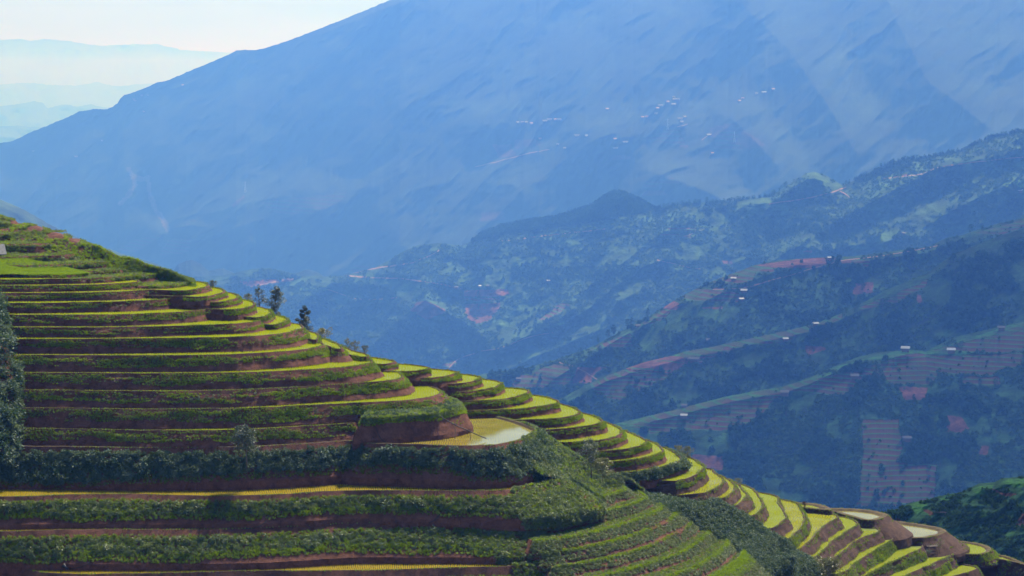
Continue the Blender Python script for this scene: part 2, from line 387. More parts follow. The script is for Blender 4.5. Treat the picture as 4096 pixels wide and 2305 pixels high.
T('Q4', 'K 1090,690 1110,701 1210,706 1265,692 1283,676', 'K 1250,655 1180,637 1110,629', bank='mix', bund=.5, run=.9)
T('Q5', 'K 1320,730 1400,748 1456,765 1600,800', 'K 1600,790 1456,750 1340,711', bank='mix', bund=.4)
# rough shrub-covered steps low on the spur
for nm, fr, fa in (
    ('W1', 'I 20,478 200,432 400,396 550,356 628,338', 'I 640,320 600,290'),
    ('W2', 'I 80,542 300,502 500,456 650,416 748,384', 'I 760,365 700,330'),
    ('W3', 'I 130,622 400,582 600,532 750,482 836,438', 'I 850,415 780,370'),
    ('W4', 'I 180,687 400,656 600,611 780,551 880,501 925,476', 'I 940,450 870,400'),
    ('W5', 'I 240,767 500,726 750,661 900,591 1005,528', 'I 1020,500 950,440'),
    ('W6', 'I 300,870 500,821 700,771 900,711 1050,641 1125,568', 'I 1140,540 1060,480'),
    ('W7', 'I 640,900 900,821 1050,761 1150,701 1215,640', 'I 1230,610 1150,540'),
    ('W8', 'I 980,900 1150,825 1250,770 1320,705', 'I 1330,680 1250,600')):
    T(nm, fr, fa, kind='rough', bank='herb', run=.9)
# rough steps at the top
for nm, fr, fa in (
    ('U1', 'A -900,140 0,135 100,140 180,120', 'A 150,95 60,80'),
    ('U2', 'A -900,250 0,246 250,236 430,216 500,205', 'A 450,180 300,140'),
    ('U3', 'A -900,352 0,350 350,346 600,326 690,300 710,280', 'A 680,255 560,225'),
    ('U4', 'A -900,480 100,478 240,471 600,461 800,440 900,400 930,350', 'A 870,330 800,290'),
    ('U5', 'A 200,560 640,551 1000,531 1130,515 1200,480', 'A 1150,450 1000,390'),
    ('U6', 'A 500,625 850,621 1180,611 1330,590 1450,560', 'A 1400,530 1250,480'),
    ('U7', 'A 900,700 1100,682 1450,660 1650,640 1750,640', 'A 1700,615 1600,590'),
    ('U8', 'A 1500,770 1700,765 1850,745 1960,728', 'A 1930,705 1850,668')):
    T(nm, fr, fa, kind='rough', bank='scrub', run=.6)
T('L0', 'A -900,655 0,650 300,660 650,660 820,650 884,640', 'A 820,620 700,600', kind='hump', bank='grass')

Z = {}; Yd = {}; BELOW = {}
S = 1.35; PS_ = S / 1.8                                      # metres per traced unit
def rimY(n, y): return -Z[n] / slope_of(y)
def down(a, b, crop, x, yr, yf, c=.5):
    """b lies below a: a's bank starts at yr and meets b's floor at yf"""
    BELOW[a] = b
    o = CR[crop]; yr = o[1] + yr / o[2]; yf = o[1] + yf / o[2]
    za = -Z[a]; d = za / slope_of(yr)
    Z[b] = -(d + c * za) / (1 / slope_of(yf) + c)
def up(a, b, crop, x, yf, yr, c=.5):
    """b lies above a"""
    BELOW[b] = a
    o = CR[crop]; yr = o[1] + yr / o[2]; yf = o[1] + yf / o[2]
    za = -Z[a]; d = za / slope_of(yf); s = slope_of(yr)
    Z[b] = -s * (d + c * za) / (1 + c * s)
Z['L1'] = -226 * S * slope_of(840 + 706 / 2.5156)
def setY(b, a, crop, y, Y):
    o = CR[crop]; BELOW[b] = a; Z[b] = -Y * S * slope_of(o[1] + y / o[2])
down('L1', 'L2', 'A', 600, 706, 756); down('L2', 'L3', 'A', 600, 771, 832); down('L3', 'L4', 'A', 600, 846, 925)
down('L4', 'L5', 'A', 600, 948, 1048); down('L5', 'L6', 'A', 600, 1068, 1178); down('L6', 'L7', 'B', 600, 39, 138)
down('L7', 'L8', 'B', 600, 155, 300); down('L8', 'L9', 'B', 600, 318, 480); down('L9', 'L10', 'B', 600, 495, 656)
down('L10', 'L11', 'B', 600, 670, 836); down('L11', 'L12', 'B', 600, 850, 1043); down('L12', 'L13', 'B', 600, 1058, 1228)
down('L13', 'L14', 'C', 600, 165, 618, 1.1); down('L14', 'L15', 'C', 600, 640, 972, .9); down('L15', 'L16', 'C', 600, 1000, 1397, .9)
FOOT = dict(L13='C -900,645 0,642 700,630 1300,627 1700,632 2300,627 F 0,612 400,587 800,570 1200,564 1600,572 2000,582 2500,565 H 300,1087 540,1067',
            L14='C -900,988 0,987 500,974 1000,967 1600,977 F 0,972 500,942 1000,917 1500,917 2500,924', L15='C -900,1395 200,1390 1000,1397 1700,1395 F 0,1382 400,1357 800,1330 1200,1322 2000,1324 2600,1330')
up('L13', 'CL', 'E', 1600, 675, 405, .42)
for b, a, c, y, Y in (('R5', 'L7', 'M', 667, 224), ('R4', 'R5', 'M', 580, 225), ('R3', 'R4', 'M', 478, 226), ('R2', 'R3', 'M', 400, 227), ('R1', 'R2', 'M', 325, 228), ('R0', 'R1', 'M', 262, 229)):
    setY(b, a, c, y, Y)
Z['R7'] = Z['L8'] + .35 * S; Z['R8'] = Z['L8'] - .25 * S; Z['R9'] = Z['L9'] + .35 * S
Z['R10'] = Z['L9'] - .7 * S; BELOW.update(R7='R8', R8='L9', R9='R10')
for a, b, c, yr, yf in (('R10', 'R11', 'D', 995, 1062), ('R11', 'R12', 'G', 247, 322), ('R12', 'R13', 'G', 302, 382), ('R13', 'R14', 'G', 360, 438),
                        ('R14', 'R15', 'G', 425, 510), ('R15', 'R16', 'G', 520, 606), ('R16', 'R17', 'G', 605, 690), ('R17', 'R18', 'H', 411, 498),
                        ('R18', 'R19', 'H', 496, 600), ('R19', 'R20', 'H', 620, 722), ('R20', 'R21', 'H', 720, 812), ('R21', 'R22', 'H', 806, 908),
                        ('R22', 'R23', 'H', 880, 1000), ('R23', 'R24', 'H', 985, 1115), ('R24', 'R25', 'H', 1130, 1212), ('R25', 'R26', 'H', 1200, 1285),
                        ('R26', 'R27', 'H', 1255, 1370), ('R27', 'R28', 'J', 441, 505), ('R28', 'R29', 'J', 505, 572), ('R29', 'R30', 'J', 535, 595),
                        ('R30', 'R31', 'J', 508, 570), ('R31', 'R32', 'J', 542, 600), ('R32', 'R33', 'J', 574, 634), ('R33', 'R34', 'J', 615, 680),
                        ('R34', 'R35', 'K', 680, 740), ('R35', 'R36', 'K', 706, 775)):
    down(a, b, c, 0, yr, yf, .3)
Z['Q1'] = Z['R30'] + .3 * S; Z['Q2'] = Z['R31'] - .35 * S; Z['Q3'] = Z['R33'] - .5 * S; Z['Q4'] = Z['R35'] - .3 * S; Z['Q5'] = Z['R36'] + .2 * S
BELOW.update(Q1='R31', Q2='Q3', Q3='Q4', Q4='Q5')
for k_, z_ in enumerate((-35.6, -36.4, -37.15, -37.95, -38.9, -39.7, -40.4, -41.2)):
    Z['W%d' % (k_ + 1)] = z_ * S
    if k_: BELOW['W%d' % k_] = 'W%d' % (k_ + 1)
up('L1', 'L0', 'A', 600, 690, 655)
for b, a, y, Y in (('U8', 'R0', 745, 230), ('U7', 'L2', 660, 231.5), ('U6', 'U7', 611, 233), ('U5', 'U6', 531, 235), ('U4', 'L0', 461, 236.5), ('U3', 'U4', 346, 239), ('U2', 'U3', 246, 243), ('U1', 'U2', 138, 247)):
    setY(b, a, 'A', y, Y)
order = sorted(Z, key=lambda k: Z[k])

def smooth_curve(p, it=3):
    for _ in range(it):
        q = np.empty((2 * len(p), 2)); q[0] = p[0]; q[-1] = p[-1]
        q[1:-1:2] = p[:-1] * .75 + p[1:] * .25; q[2:-1:2] = p[:-1] * .25 + p[1:] * .75
        p = q
    return p
def resample(p, step):
    d = np.r_[0, np.cumsum(np.linalg.norm(np.diff(p, axis=0), axis=1))]
    n = max(int(d[-1] / step), 3); t = np.linspace(0, d[-1], n)
    return np.stack([np.interp(t, d, p[:, k]) for k in range(p.shape[1])], -1)
def normals2(p):
    t = np.gradient(p, axis=0); t /= np.linalg.norm(t, axis=1)[:, None] + 1e-9
    return np.stack([t[:, 1], -t[:, 0]], -1)          # to the right of travel = outward for our winding
def in_poly(px, py, poly):
    r = np.zeros(px.shape, bool); x0, y0 = poly[-1]
    for x1, y1 in poly:
        c = (y1 > py) != (y0 > py)
        with np.errstate(divide='ignore', invalid='ignore'):
            r ^= c & (px < (x0 - x1) * (py - y1) / (y0 - y1 + 1e-12) + x1)
        x0, y0 = x1, y1
    return r
SL = {}
for k in order:
    t = TER[k]; z = Z[k]
    fr = atZ(t['front'][:, 0], t['front'][:, 1], z)[:, :2]; fa = atZ(t['far'][:, 0], t['far'][:, 1], z)[:, :2]
    vis = resample(smooth_curve(np.vstack([fr, fa])), .34)
    wob = fbm(np.arange(len(vis)) * .09, np.full(len(vis), z * 3.1), 3, 5) * .30
    vis = vis + normals2(vis) * wob[:, None]
    a, b = vis[-1], vis[0]
    if k == 'CL': close = [(a[0] - 5 * S, a[1] + 3 * S), (b[0] + 1, b[1] + 9 * S)]
    elif k[0] == 'W': close = [(a[0] - 5 * S, a[1] + 3 * S), (b[0] - 3 * S, b[1] + 7 * S)]
    elif t['front'][0, 0] < 0: close = [(a[0] - 6 * S, a[1] + 5 * S), (b[0], max(a[1], b[1]) + 14 * S)]
    else: close = [(a[0] - 5 * S, a[1] + 3 * S), (b[0] - 7 * S, b[1] + 5 * S), (b[0] - 6 * S, b[1] + 1.5 * S)]
    ring = np.vstack([vis, resample(np.vstack([a, close, b]), 1.5)[1:-1]])
    drop = (z - Z[BELOW[k]] if k in BELOW else 2.2 * S) + .5 * S
    if k in ('L16', 'W8', 'R36', 'Q5'): drop = 6 * S
    # outward normals of the closed ring
    tt = np.roll(ring, -1, 0) - np.roll(ring, 1, 0); tt /= np.linalg.norm(tt, axis=1)[:, None] + 1e-9
    nn = np.stack([tt[:, 1], -tt[:, 0]], -1)
    for _ in range(6): nn = (nn + np.roll(nn, 1, 0) + np.roll(nn, -1, 0)); nn /= np.linalg.norm(nn, axis=1)[:, None] + 1e-9
    SL[k] = dict(ring=ring, n=nn, nvis=len(vis), drop=drop, run=t.get('run', .38 if k[0] == 'R' else .56), z=z, t=t, cover=k)

# plan raster: which surface lies on top where
GX0, GY0, GS = -90.0, 248.0, .22
GW, GH = int(190 / GS), int(112 / GS)
code = np.full((GH, GW), -1, np.int16); zmap = np.full((GH, GW), -999.0)
gx = GX0 + (np.arange(GW) + .5) * GS; gy = GY0 + (np.arange(GH) + .5) * GS
for i, k in enumerate(order):
    q = SL[k]
    for foot in (True, False):
        ring = q['ring'] + (q['n'] * q['run'] * (q['drop'] - .5 * S) if foot else 0)
        ring = ring[::3]
        x0, y0 = ring.min(0); x1, y1 = ring.max(0)
        ix = slice(max(int((x0 - GX0) / GS), 0), min(int((x1 - GX0) / GS) + 2, GW)); iy = slice(max(int((y0 - GY0) / GS), 0), min(int((y1 - GY0) / GS) + 2, GH))
        X, Y = np.meshgrid(gx[ix], gy[iy])
        m = in_poly(X, Y, ring)
        code[iy, ix][m] = (1000 + i) if foot else i
        zmap[iy, ix][m] = q['z'] - (q['drop'] * .5 if foot else 0)
def look(x, y):
    i = np.clip(((y - GY0) / GS).astype(int), 0, GH - 1); j = np.clip(((x - GX0) / GS).astype(int), 0, GW - 1)
    return code[i, j], zmap[i, j]
def in_frame(p, m=120):
    d = p[:, 1] * cp - p[:, 2] * sp_; u = p[:, 1] * sp_ + p[:, 2] * cp
    x = p[:, 0] / d * F + 2048; y = -u / d * F + 1152.5
    return (x > -m) & (x < 4096 + m) & (y > -m) & (y < 2305 + m)

PT = {k: [] for k in ('rice', 'ricey', 'grass', 'lush_lit', 'scrub', 'herb', 'fern')}; PS = {k: [] for k in PT}
def put(kind, pts, s):
    if len(pts): PT[kind].append(pts); PS[kind].append(s * np.ones(len(pts)))

for i, k in enumerate(order):
    q = SL[k]; t = q['t']; ring, nn, z, drop, run = q['ring'], q['n'], q['z'], q['drop'], q['run']; N = len(ring)
    paddy = t['kind'] in ('rice', 'ricey')
    bw = t.get('bund', .16) * S; bh = (.13 if t.get('bund', 0) < .3 else .2) * S if paddy else .02
    rows = []
    if paddy: rows.append((-bw * 1.25, -.02)); rows.append((-bw * .8, bh * .8)); rows.append((-bw * .3, bh))
    rows.append((0, bh * .8 if paddy else 0)); NR0 = len(rows) - 1
    runv = np.full(N, run)
    if k[0] == 'Q': runv = .30 + (run - .30) * np.clip(nn[:, 0] * 1.2, 0, 1)
    if k in FOOT:
        ft = P(FOOT[k]); zb = Z[BELOW[k]]; fp = atZ(ft[:, 0], ft[:, 1], zb); nv_ = q['nvis']
        fy = np.interp(ring[:, 0], fp[:, 0], fp[:, 1]); runv = np.clip((ring[:, 1] - fy) / (z - zb), .04, .6 if k == 'L13' else 1.3); runv[nv_:] = .4
        runv = np.convolve(np.r_[runv[-8:], runv, runv[:8]], np.ones(17) / 17, 'valid')
    nt_ = 9
    for r in range(1, nt_ + 1):
        h = r / nt_; rows.append((runv * drop * (min(1, h / .68) ** .95 * .88 + .12 * h), -drop * h))
    V = []
    arc = np.r_[0, np.cumsum(np.linalg.norm(np.diff(ring, axis=0), axis=1))]
    for r, (off, dz) in enumerate(rows):
        amp = 0 if r < NR0 else min(1, (r - NR0) * .5)
        jit = amp * (fbm(arc * .55, np.full(N, dz * .9 + i * 7.7), 4, 3) * .26 + fbm(arc * .12, np.full(N, i * 3.3), 2, 8) * .35)
        # the plants hold the top of the bank while the cut foot stays steep
        jj = fbm(arc * .9, np.full(N, i * 1.3), 3, 12) * (.05 if r <= NR0 else 0)
        V.append(np.c_[ring + nn * (off + jit + np.zeros(N))[:, None], np.full(N, z + dz) + (jj if paddy else 0)])
    V = np.vstack(V); R = len(rows)
    fs = []; mi = []
    a = np.arange(N); b = (a + 1) % N
    for r in range(R - 1):
        fs.append(np.stack([r * N + a, r * N + b, (r + 1) * N + b, (r + 1) * N + a], -1)[:, ::-1]); mi += [1 if r < NR0 else 0] * N
    quads = np.vstack(fs).tolist()
    top = list(range(N)) if not paddy else None
    faces = [tuple(f) for f in quads]
    soil = M_SOIL_R if k[0] in 'RQ' and int(k[1:]) > (22 if k[0] == 'R' else 0) else M_SOIL
    if top: faces.append(tuple(top)); mi.append(0)
    q['mesh_rows'] = V.reshape(R, N, 3)[NR0:]
    o = link('terrace', mesh_from('terrace', V, faces, [soil, M_BUND], False, mi), kind='structure')
    if paddy:
        wr = ring - nn * bw * .9
        wv = np.c_[wr, np.full(N, z)]
        wo = link('paddy_water', mesh_from('paddy_water', wv, [tuple(range(N))], [M_WATER if k == 'L13' or t['kind'] == 'ricey' or t.get('glare') or k in ('R24', 'R25', 'R29', 'R30', 'L2', 'L3') else M_WATERG]), parent=o)
        # rice set out in rows
        sp = .205 if not t.get('glare') else .26
        x0, y0 = ring.min(0); x1, y1 = ring.max(0); x0 = max(x0, -105); x1 = min(x1, 130)
        gxx, gyy = np.meshgrid(np.arange(x0, x1, sp), np.arange(y0, y1, sp * .92))
        gxx = gxx.ravel(); gyy = gyy.ravel()
        gxx = gxx + rng.normal(0, .025, gxx.shape) + .09 * np.sin(gyy * .8); gyy = gyy + rng.normal(0, .025, gyy.shape)
        c, _ = look(gxx, gyy); m = (c == i); gxx, gyy = gxx[m], gyy[m]
        m = in_poly(gxx, gyy, (ring - nn * bw * 1.35)[::2]); gxx, gyy = gxx[m], gyy[m]
        p = np.c_[gxx, gyy, np.full(len(gxx), z)]; p = p[in_frame(p, 60)]
        if k == 'L13': wet = p[:, 0] / p[:, 1] * F + 2048 > 1500; p = p[(~wet) | (rng.random(len(p)) < .95)]
        if k == 'L13': wx = p[:, 0] / p[:, 1] * F + 2048; wet = wx > 1500
        if k == 'L13':
            yl = (wx > 1490) & (wx < 1868 + rng.normal(0, 15, len(p))); put('ricey', p[yl], rng.uniform(.6, .85, yl.sum())); p = p[~yl]; wx = wx[~yl]  # tinted rice paints the cliff's reflection into this side of the pool
        put('rice' if t['kind'] == 'rice' else 'ricey', p, rng.uniform(.85, 1.2, len(p)) * (np.where(wx > 1500, np.where(wx > 1820, .40, .62), 1.0) if k == 'L13' else .5 if t.get('glare') else 1.1))
    # bank plants
    rowsV = q['mesh_rows']; nr = rowsV.shape[0]
    length = arc[-1]; area = length * drop * 1.15
    def bankpts(dens, lo=0, hi=1.0, mask=None):
        n = int(area * dens / PS_ ** 2)
        s_ = rng.random(n) * (N - 1); tt_ = rng.random(n)
        h = lo + (hi - lo) * tt_; f = h * (nr - 1); r0 = np.minimum(f.astype(int), nr - 2); c0 = np.minimum(s_.astype(int), N - 2)
        fr_ = (f - r0)[:, None]; fc = (s_ - c0)[:, None]
        p = (rowsV[r0, c0] * (1 - fc) + rowsV[r0, c0 + 1] * fc) * (1 - fr_) + (rowsV[r0 + 1, c0] * (1 - fc) + rowsV[r0 + 1, c0 + 1] * fc) * fr_
        keep = np.ones(n, bool) if mask is None else mask(arc[c0], h, p)
        p = p[keep]; c, zz = look(p[:, 0], p[:, 1])
        cz = np.array([SL[order[int(v) % 1000]]['z'] if v >= 0 else -999 for v in np.unique(c)]); uc = {int(v): zz_ for v, zz_ in zip(np.unique(c), cz)}
        cz = np.array([uc[int(v)] for v in c]) if len(c) else np.zeros(0)
        if k[0] == 'W' or k in ('L14', 'L15', 'L16'): return p[in_frame(p)]
        ok = (c < 0) | ((c >= 1000) & (c % 1000 == i)) | ((c < 1000) & (cz <= p[:, 2] + .1)) | (c == i) | ((c >= 1000) & (cz < z))
        p = p[ok]; return p[in_frame(p)]
    eff = (drop - .5 * S) / drop
    ph = i * 13.7
    nosex = {'L14': 2040, 'L15': 1940, 'L16': 2050, 'L13': 2090}.get(k, 9e9)
    def edge(mid, amp=.25):
        return lambda a_, h, p: (p[:, 0] / p[:, 1] * F + 2048 > nosex + 60 * h) | (h / eff < mid + amp * fbm(a_ * .16, h * 0 + ph, 3, 21))
    bk = t['bank']
    if bk == 'grass':
        patchy = lambda a_, h, p: (h / eff < (.50 if k[0] == 'R' else .60) + .25 * fbm(a_ * .14, h * 0 + ph, 3, 21)) & (fbm(a_ * .28, h * 6 + ph, 4, 33) > -.04)
        p = bankpts(18, .04, 1, patchy); put('grass', p, rng.uniform(.45, .95, len(p)))
        streak = lambda a_, h, p: (h / eff < (.55 if k[0] == 'R' else .66) + .2 * fbm(a_ * .14, h * 0 + ph, 3, 21)) & (fbm(a_ * .25, h * 7 + ph, 3, 44) > -.12 + (.10 if k[0] == 'L' else .0) - .012 * np.clip(p[:, 0] + 18, -22, 22) * (k[0] == 'L'))  # brighter tufts paint sunlit patches, on the left spur denser towards the sunward nose
        p = bankpts(20, .08, 1, streak); put('lush_lit', p, rng.uniform(.45, .9, len(p)))
        p = bankpts(1.0, .1, .7, edge(.5)); put('herb', p, rng.uniform(.6, 1.2, len(p)))
    elif bk == 'bare':
        p = bankpts(3.5, 0, 1, edge(.16, .5)); put('grass', p, rng.uniform(.5, .9, len(p)))
        p = bankpts(1.2, 0, 1, lambda a_, h, p: fbm(a_ * .3, h * 3 + ph, 3, 52) > .22); put('grass', p, rng.uniform(.6, 1.1, len(p)))
    elif bk == 'mix':
        p = bankpts(8, 0, 1, lambda a_, h, p: fbm(a_ * .22, h * 2 + ph, 3, 52) > .02); put('grass', p, rng.uniform(.6, 1.2, len(p)))
        p = bankpts(2, 0, 1, lambda a_, h, p: fbm(a_ * .22, h * 2 + ph, 3, 53) > .1); put('herb', p, rng.uniform(.7, 1.4, len(p)))
        p = bankpts(5, 0, .9, lambda a_, h, p: fbm(a_ * .22, h * 2 + ph, 3, 54) > .12); put('lush_lit', p, rng.uniform(.6, 1.1, len(p)))
    elif bk == 'fern':
        p = bankpts(3.6, .10, 1, edge(.66, .25)); put('fern', p, rng.uniform(.6, 1.5, len(p)) * np.where(rng.random(len(p)) < .08, 1.5, 1))
        p = bankpts(4, .3, 1, edge(.8, .2)); put('grass', p, rng.uniform(.8, 1.4, len(p)))
    elif bk == 'scrub':
        p = bankpts(3.4, .16, 1, edge(.55, .2)); put('scrub', p, rng.uniform(.35, 1.0, len(p)) * np.where(rng.random(len(p)) < .06, 1.9, 1))
        p = bankpts(1.0, .16, 1, edge(.6, .2)); put('fern', p, rng.uniform(.5, .9, len(p)))
        p = bankpts(9, .1, 1, edge(.72, .15)); put('grass', p, rng.uniform(.8, 1.4, len(p)))
        p = bankpts(7, .35, 1, lambda a_, h, p: (abs(h / eff - .55 - .08 * fbm(a_ * .1, h * 0 + ph, 2, 9)) < .05) & (fbm(a_ * .2, h * 0 + ph, 2, 19) > -.1)); put('lush_lit', p, rng.uniform(.9, 1.4, len(p)))
    elif bk == 'herb':
        p = bankpts(9, .05, 1, edge(.78, .3)); put('herb', p, rng.uniform(.8, 1.6, len(p)))
        p = bankpts(1.6, .1, 1, edge(.7, .3)); put('scrub', p, rng.uniform(.4, .8, len(p)))
        n0_ = arc[min(q['nvis'], N - 1)]; p = bankpts(14, 0, 1, lambda a_, h, p: (a_ > n0_) | (a_ < 2)); put('herb', p, rng.uniform(.9, 1.7, len(p)))
        p = bankpts(3, -.02, .12, edge(.4, .3)); put('lush_lit', p, rng.uniform(.8, 1.3, len(p)))
    if k == 'CL':
        p = bankpts(7, 0, .5, lambda a_, h, p: h < .16 + .12 * fbm(a_ * .3, h * 0, 3, 5)); put('herb', p, rng.uniform(.9, 1.6, len(p)))
        p = bankpts(9, 0, .6, lambda a_, h, p: h < .26 + .12 * fbm(a_ * .3, h * 0, 3, 5)); put('lush_lit', p, rng.uniform(.8, 1.4, len(p)))
    if nosex < 9e9:
        p = bankpts(8, -.02, 1, lambda a_, h, p: p[:, 0] / p[:, 1] * F + 2048 > nosex + 60 * h); put('herb', p, rng.uniform(.9, 1.8, len(p)))
        p = bankpts(6, -.02, 1, lambda a_, h, p: p[:, 0] / p[:, 1] * F + 2048 > nosex + 60 * h); put('lush_lit', p, rng.uniform(.8, 1.4, len(p)))
    # grass along the lip of every bund
    n = int(length / PS_ * (5 if bk != 'bare' else 2)); s_ = rng.integers(0, N, n); p = np.c_[ring[s_] + nn[s_] * rng.normal(-.05, .15, n)[:, None], np.full(n, z + (bh * .6 if paddy else 0))]
    m = fbm(arc[s_] * .4, np.full(n, ph), 3, 60) > -.05; p = p[m]; c, _ = look(p[:, 0], p[:, 1]); p = p[((c % 1000) == i)]; p = p[in_frame(p)]; put('grass', p, rng.uniform(.35, .75, len(p)))
    if t['kind'] in ('rough', 'hump'):
        x0, y0 = ring.min(0); x1, y1 = ring.max(0); n = int((min(x1, 130) - max(x0, -105)) * (y1 - y0) * 9 / PS_ ** 2)
        p = np.c_[rng.uniform(max(x0, -105), min(x1, 130), n), rng.uniform(y0, y1, n), np.full(n, z)]
        c, _ = look(p[:, 0], p[:, 1]); p = p[c == i]; p = p[in_frame(p)]
        u = rng.random(len(p)); nz = fbm(p[:, 0] * .25, p[:, 1] * .25, 3, 70)
        if k[0] == 'U':
            put('scrub', p[(u < .05) & (nz > -.1)], .8); put('herb', p[(u > .1) & (u < .25)], 1.1); put('lush_lit', p[(u > .6) & (nz > 0)], 1.0); put('grass', p[(u > .6) & (nz <= 0)], 1.0)
        elif k[0] == 'W': put('herb', p[u < .4], 1.2); put('lush_lit', p[(u > .84)], .9); put('grass', p[(u > .45) & (u < .84)], 1.1)
        elif k == 'CL': put('herb', p[u < .5], 1.5); put('lush_lit', p[u > .6], 1.4); put('fern', p[(u > .5) & (u < .6)], 1.0)
        else: put('lush_lit', p, 1.2)

# ------------------------------------------------------------------ slopes between the flights of terraces
def patch(name, rows, mat, nu=70, nv=30, rough=.35, seed=1, back=None):
    """rows of (x, y, distance) in traced units -> an undulating slope"""
    G = []
    for r in rows:
        c, L = r[0], np.array(r[1], float); o = CR[c]
        p = atY(o[0] + L[:, 0] / o[2], o[1] + L[:, 1] / o[2], L[:, 2] * S)
        G.append(resample3(p, nu))
    if back: G.insert(0, G[0] + np.array(back) * S)
    G = np.array(G); v = np.linspace(0, len(G) - 1, nv); i0 = np.minimum(v.astype(int), len(G) - 2); f = (v - i0)[:, None, None]
    Pn = G[i0] * (1 - f) + G[i0 + 1] * f
    Pn[..., 2] += rough * fbm(Pn[..., 0] * .22, Pn[..., 1] * .22, 4, seed) * S
    me = mesh_from(name, Pn.reshape(-1, 3), grid_faces(nv, nu), mat, True); link(name, me, kind='structure')
    return Pn
def resample3(p, n):
    d = np.r_[0, np.cumsum(np.linalg.norm(np.diff(p, axis=0), axis=1))]; t = np.linspace(0, d[-1], n)
    return np.stack([np.interp(t, d, p[:, k]) for k in range(3)], -1)
def on_patch(Pn, n, vlo=0, vhi=1):
    nv, nu = Pn.shape[:2]; f = (vlo + (vhi - vlo) * rng.random(n)) * (nv - 1); g = rng.random(n) * (nu - 1)
    r0 = np.minimum(f.astype(int), nv - 2); c0 = np.minimum(g.astype(int), nu - 2); a = (f - r0)[:, None]; b = (g - c0)[:, None]
    p = (Pn[r0, c0] * (1 - b) + Pn[r0, c0 + 1] * b) * (1 - a) + (Pn[r0 + 1, c0] * (1 - b) + Pn[r0 + 1, c0 + 1] * b) * a
    c, zz = look(p[:, 0], p[:, 1]); ok = (zz < p[:, 2] + .3); return p[ok & in_frame(p)]
fernP = patch('hillside_slope', [
    ('J', [(-60, 372, 224), (80, 374, 222.5), (230, 387, 220.5), (300, 432, 220), (400, 482, 220), (500, 562, 219.6), (560, 602, 219.2), (620, 622, 219), (680, 692, 218.4), (740, 716, 218), (810, 772, 217.4), (860, 870, 216.5)]),
    ('J', [(-300, 352, 213), (-200, 400, 213), (-90, 448, 213), (78, 538, 214.4), (198, 578, 214.6), (288, 650, 213.4), (393, 715, 212), (480, 795, 211), (560, 890, 210)])], M_SOIL, seed=4, back=(3, 8, -5))
p = on_patch(fernP, 7500, .12); put('fern', p, rng.uniform(.8, 1.7, len(p)))
knollP = patch('hillside_slope', [
    ('G', [(1490, 950, 209.5), (1545, 915, 211.5), (1610, 905, 212.5), (1700, 955, 213.2), (1850, 1050, 213.6), (1950, 1120, 214), (2060, 1200, 214.3), (2250, 1290, 214.8), (2450, 1330, 215.2)]),
    ('G', [(1500, 1170, 205.8), (1620, 1200, 207), (1720, 1260, 208), (1880, 1350, 209.5), (2000, 1410, 210.5), (2200, 1470, 212), (2350, 1510, 213)]),
    ('G', [(1560, 1280, 204.0), (1700, 1310, 205), (1800, 1380, 206), (1900, 1450, 207), (2060, 1500, 208.5), (2230, 1540, 210), (2400, 1580, 212)])], M_SOIL, seed=9, back=(4, 5, -4))
p = on_patch(knollP, 5500, .1); u = rng.random(len(p)); nz = fbm(p[:, 0] * .3, p[:, 1] * .3, 3, 5)
put('herb', p[u < .5], 1.7); put('lush_lit', p[(u > .5) & (nz > -.1)], 1.6); put('scrub', p[(u < .2) & (nz < .1)], 1.0); put('fern', p[(u > .9)], .9)
leftP = patch('hillside_slope', [
    ('T', [(-24, 735, 219), (4, 830, 214), (26, 930, 208.5), (30, 1000, 205.5), (20, 1080, 202.8), (0, 1130, 200.5)]),
    ('T', [(-110, 735, 215), (-90, 830, 211), (-90, 930, 206), (-90, 1000, 203), (-90, 1080, 200.5), (-90, 1130, 199)])], M_SOIL, nu=40, seed=3, back=(1.5, 4, -3))
p = on_patch(leftP, 1100); p[:, 2] += rng.normal(0, .4, len(p)) - .3; put('fern', p, rng.uniform(.9, 3.0, len(p)) * (1 + .5 * fbm(p[:, 0] * .5, p[:, 2] * .5, 2, 3)))
humpP = patch('hillside_slope', [
    ('A', [(-250, 466, 236), (0, 470, 236), (110, 474, 235.5), (400, 524, 234), (700, 592, 232), (884, 641, 230.5)]),
    ('A', [(-250, 560, 231.5), (0, 560, 231.5), (300, 590, 231), (600, 620, 230.5), (800, 635, 230), (884, 642, 229.6)]),
    ('A', [(-250, 656, 227.6), (0, 651, 227.6), (300, 661, 227.6), (650, 661, 227.8), (820, 651, 228.6), (884, 643, 229.2)])], M_SOIL, rough=.12, seed=6, back=(-2, 5, -2))
p = on_patch(humpP, 14000, .05); put('lush_lit', p, rng.uniform(.7, 1.2, len(p)))
topP = patch('hillside_slope', [
    ('A', [(-250, 20, 255), (0, 45, 252), (180, 105, 249), (500, 222, 244), (700, 287, 242), (900, 337, 240), (1050, 402, 238), (1250, 480, 236.5), (1450, 550, 235), (1650, 612, 233), (1850, 672, 231.5), (1962, 742, 230)]),
    ('A', [(-250, 520, 236), (300, 545, 235), (600, 606, 234.5), (900, 646, 234.3), (1150, 696, 233.6), (1440, 757, 232.6), (1650, 806, 232), (1780, 820, 230.6), (1850, 812, 230.2), (1962, 765, 229.6)])], M_SOIL, nv=44, rough=.5, seed=12, back=(2, 10, -7))
p = on_patch(topP, 11000, .03); u = rng.random(len(p)); nz = fbm(p[:, 0] * .2, p[:, 1] * .3, 3, 15)
put('scrub', p[(u < .11) & (nz > -.15)], .8); put('herb', p[(u > .2) & (u < .45)], 1.1); put('lush_lit', p[(u > .5) & (nz < .05)], 1.4); put('grass', p[(u > .5) & (nz >= .05)], 1.4)

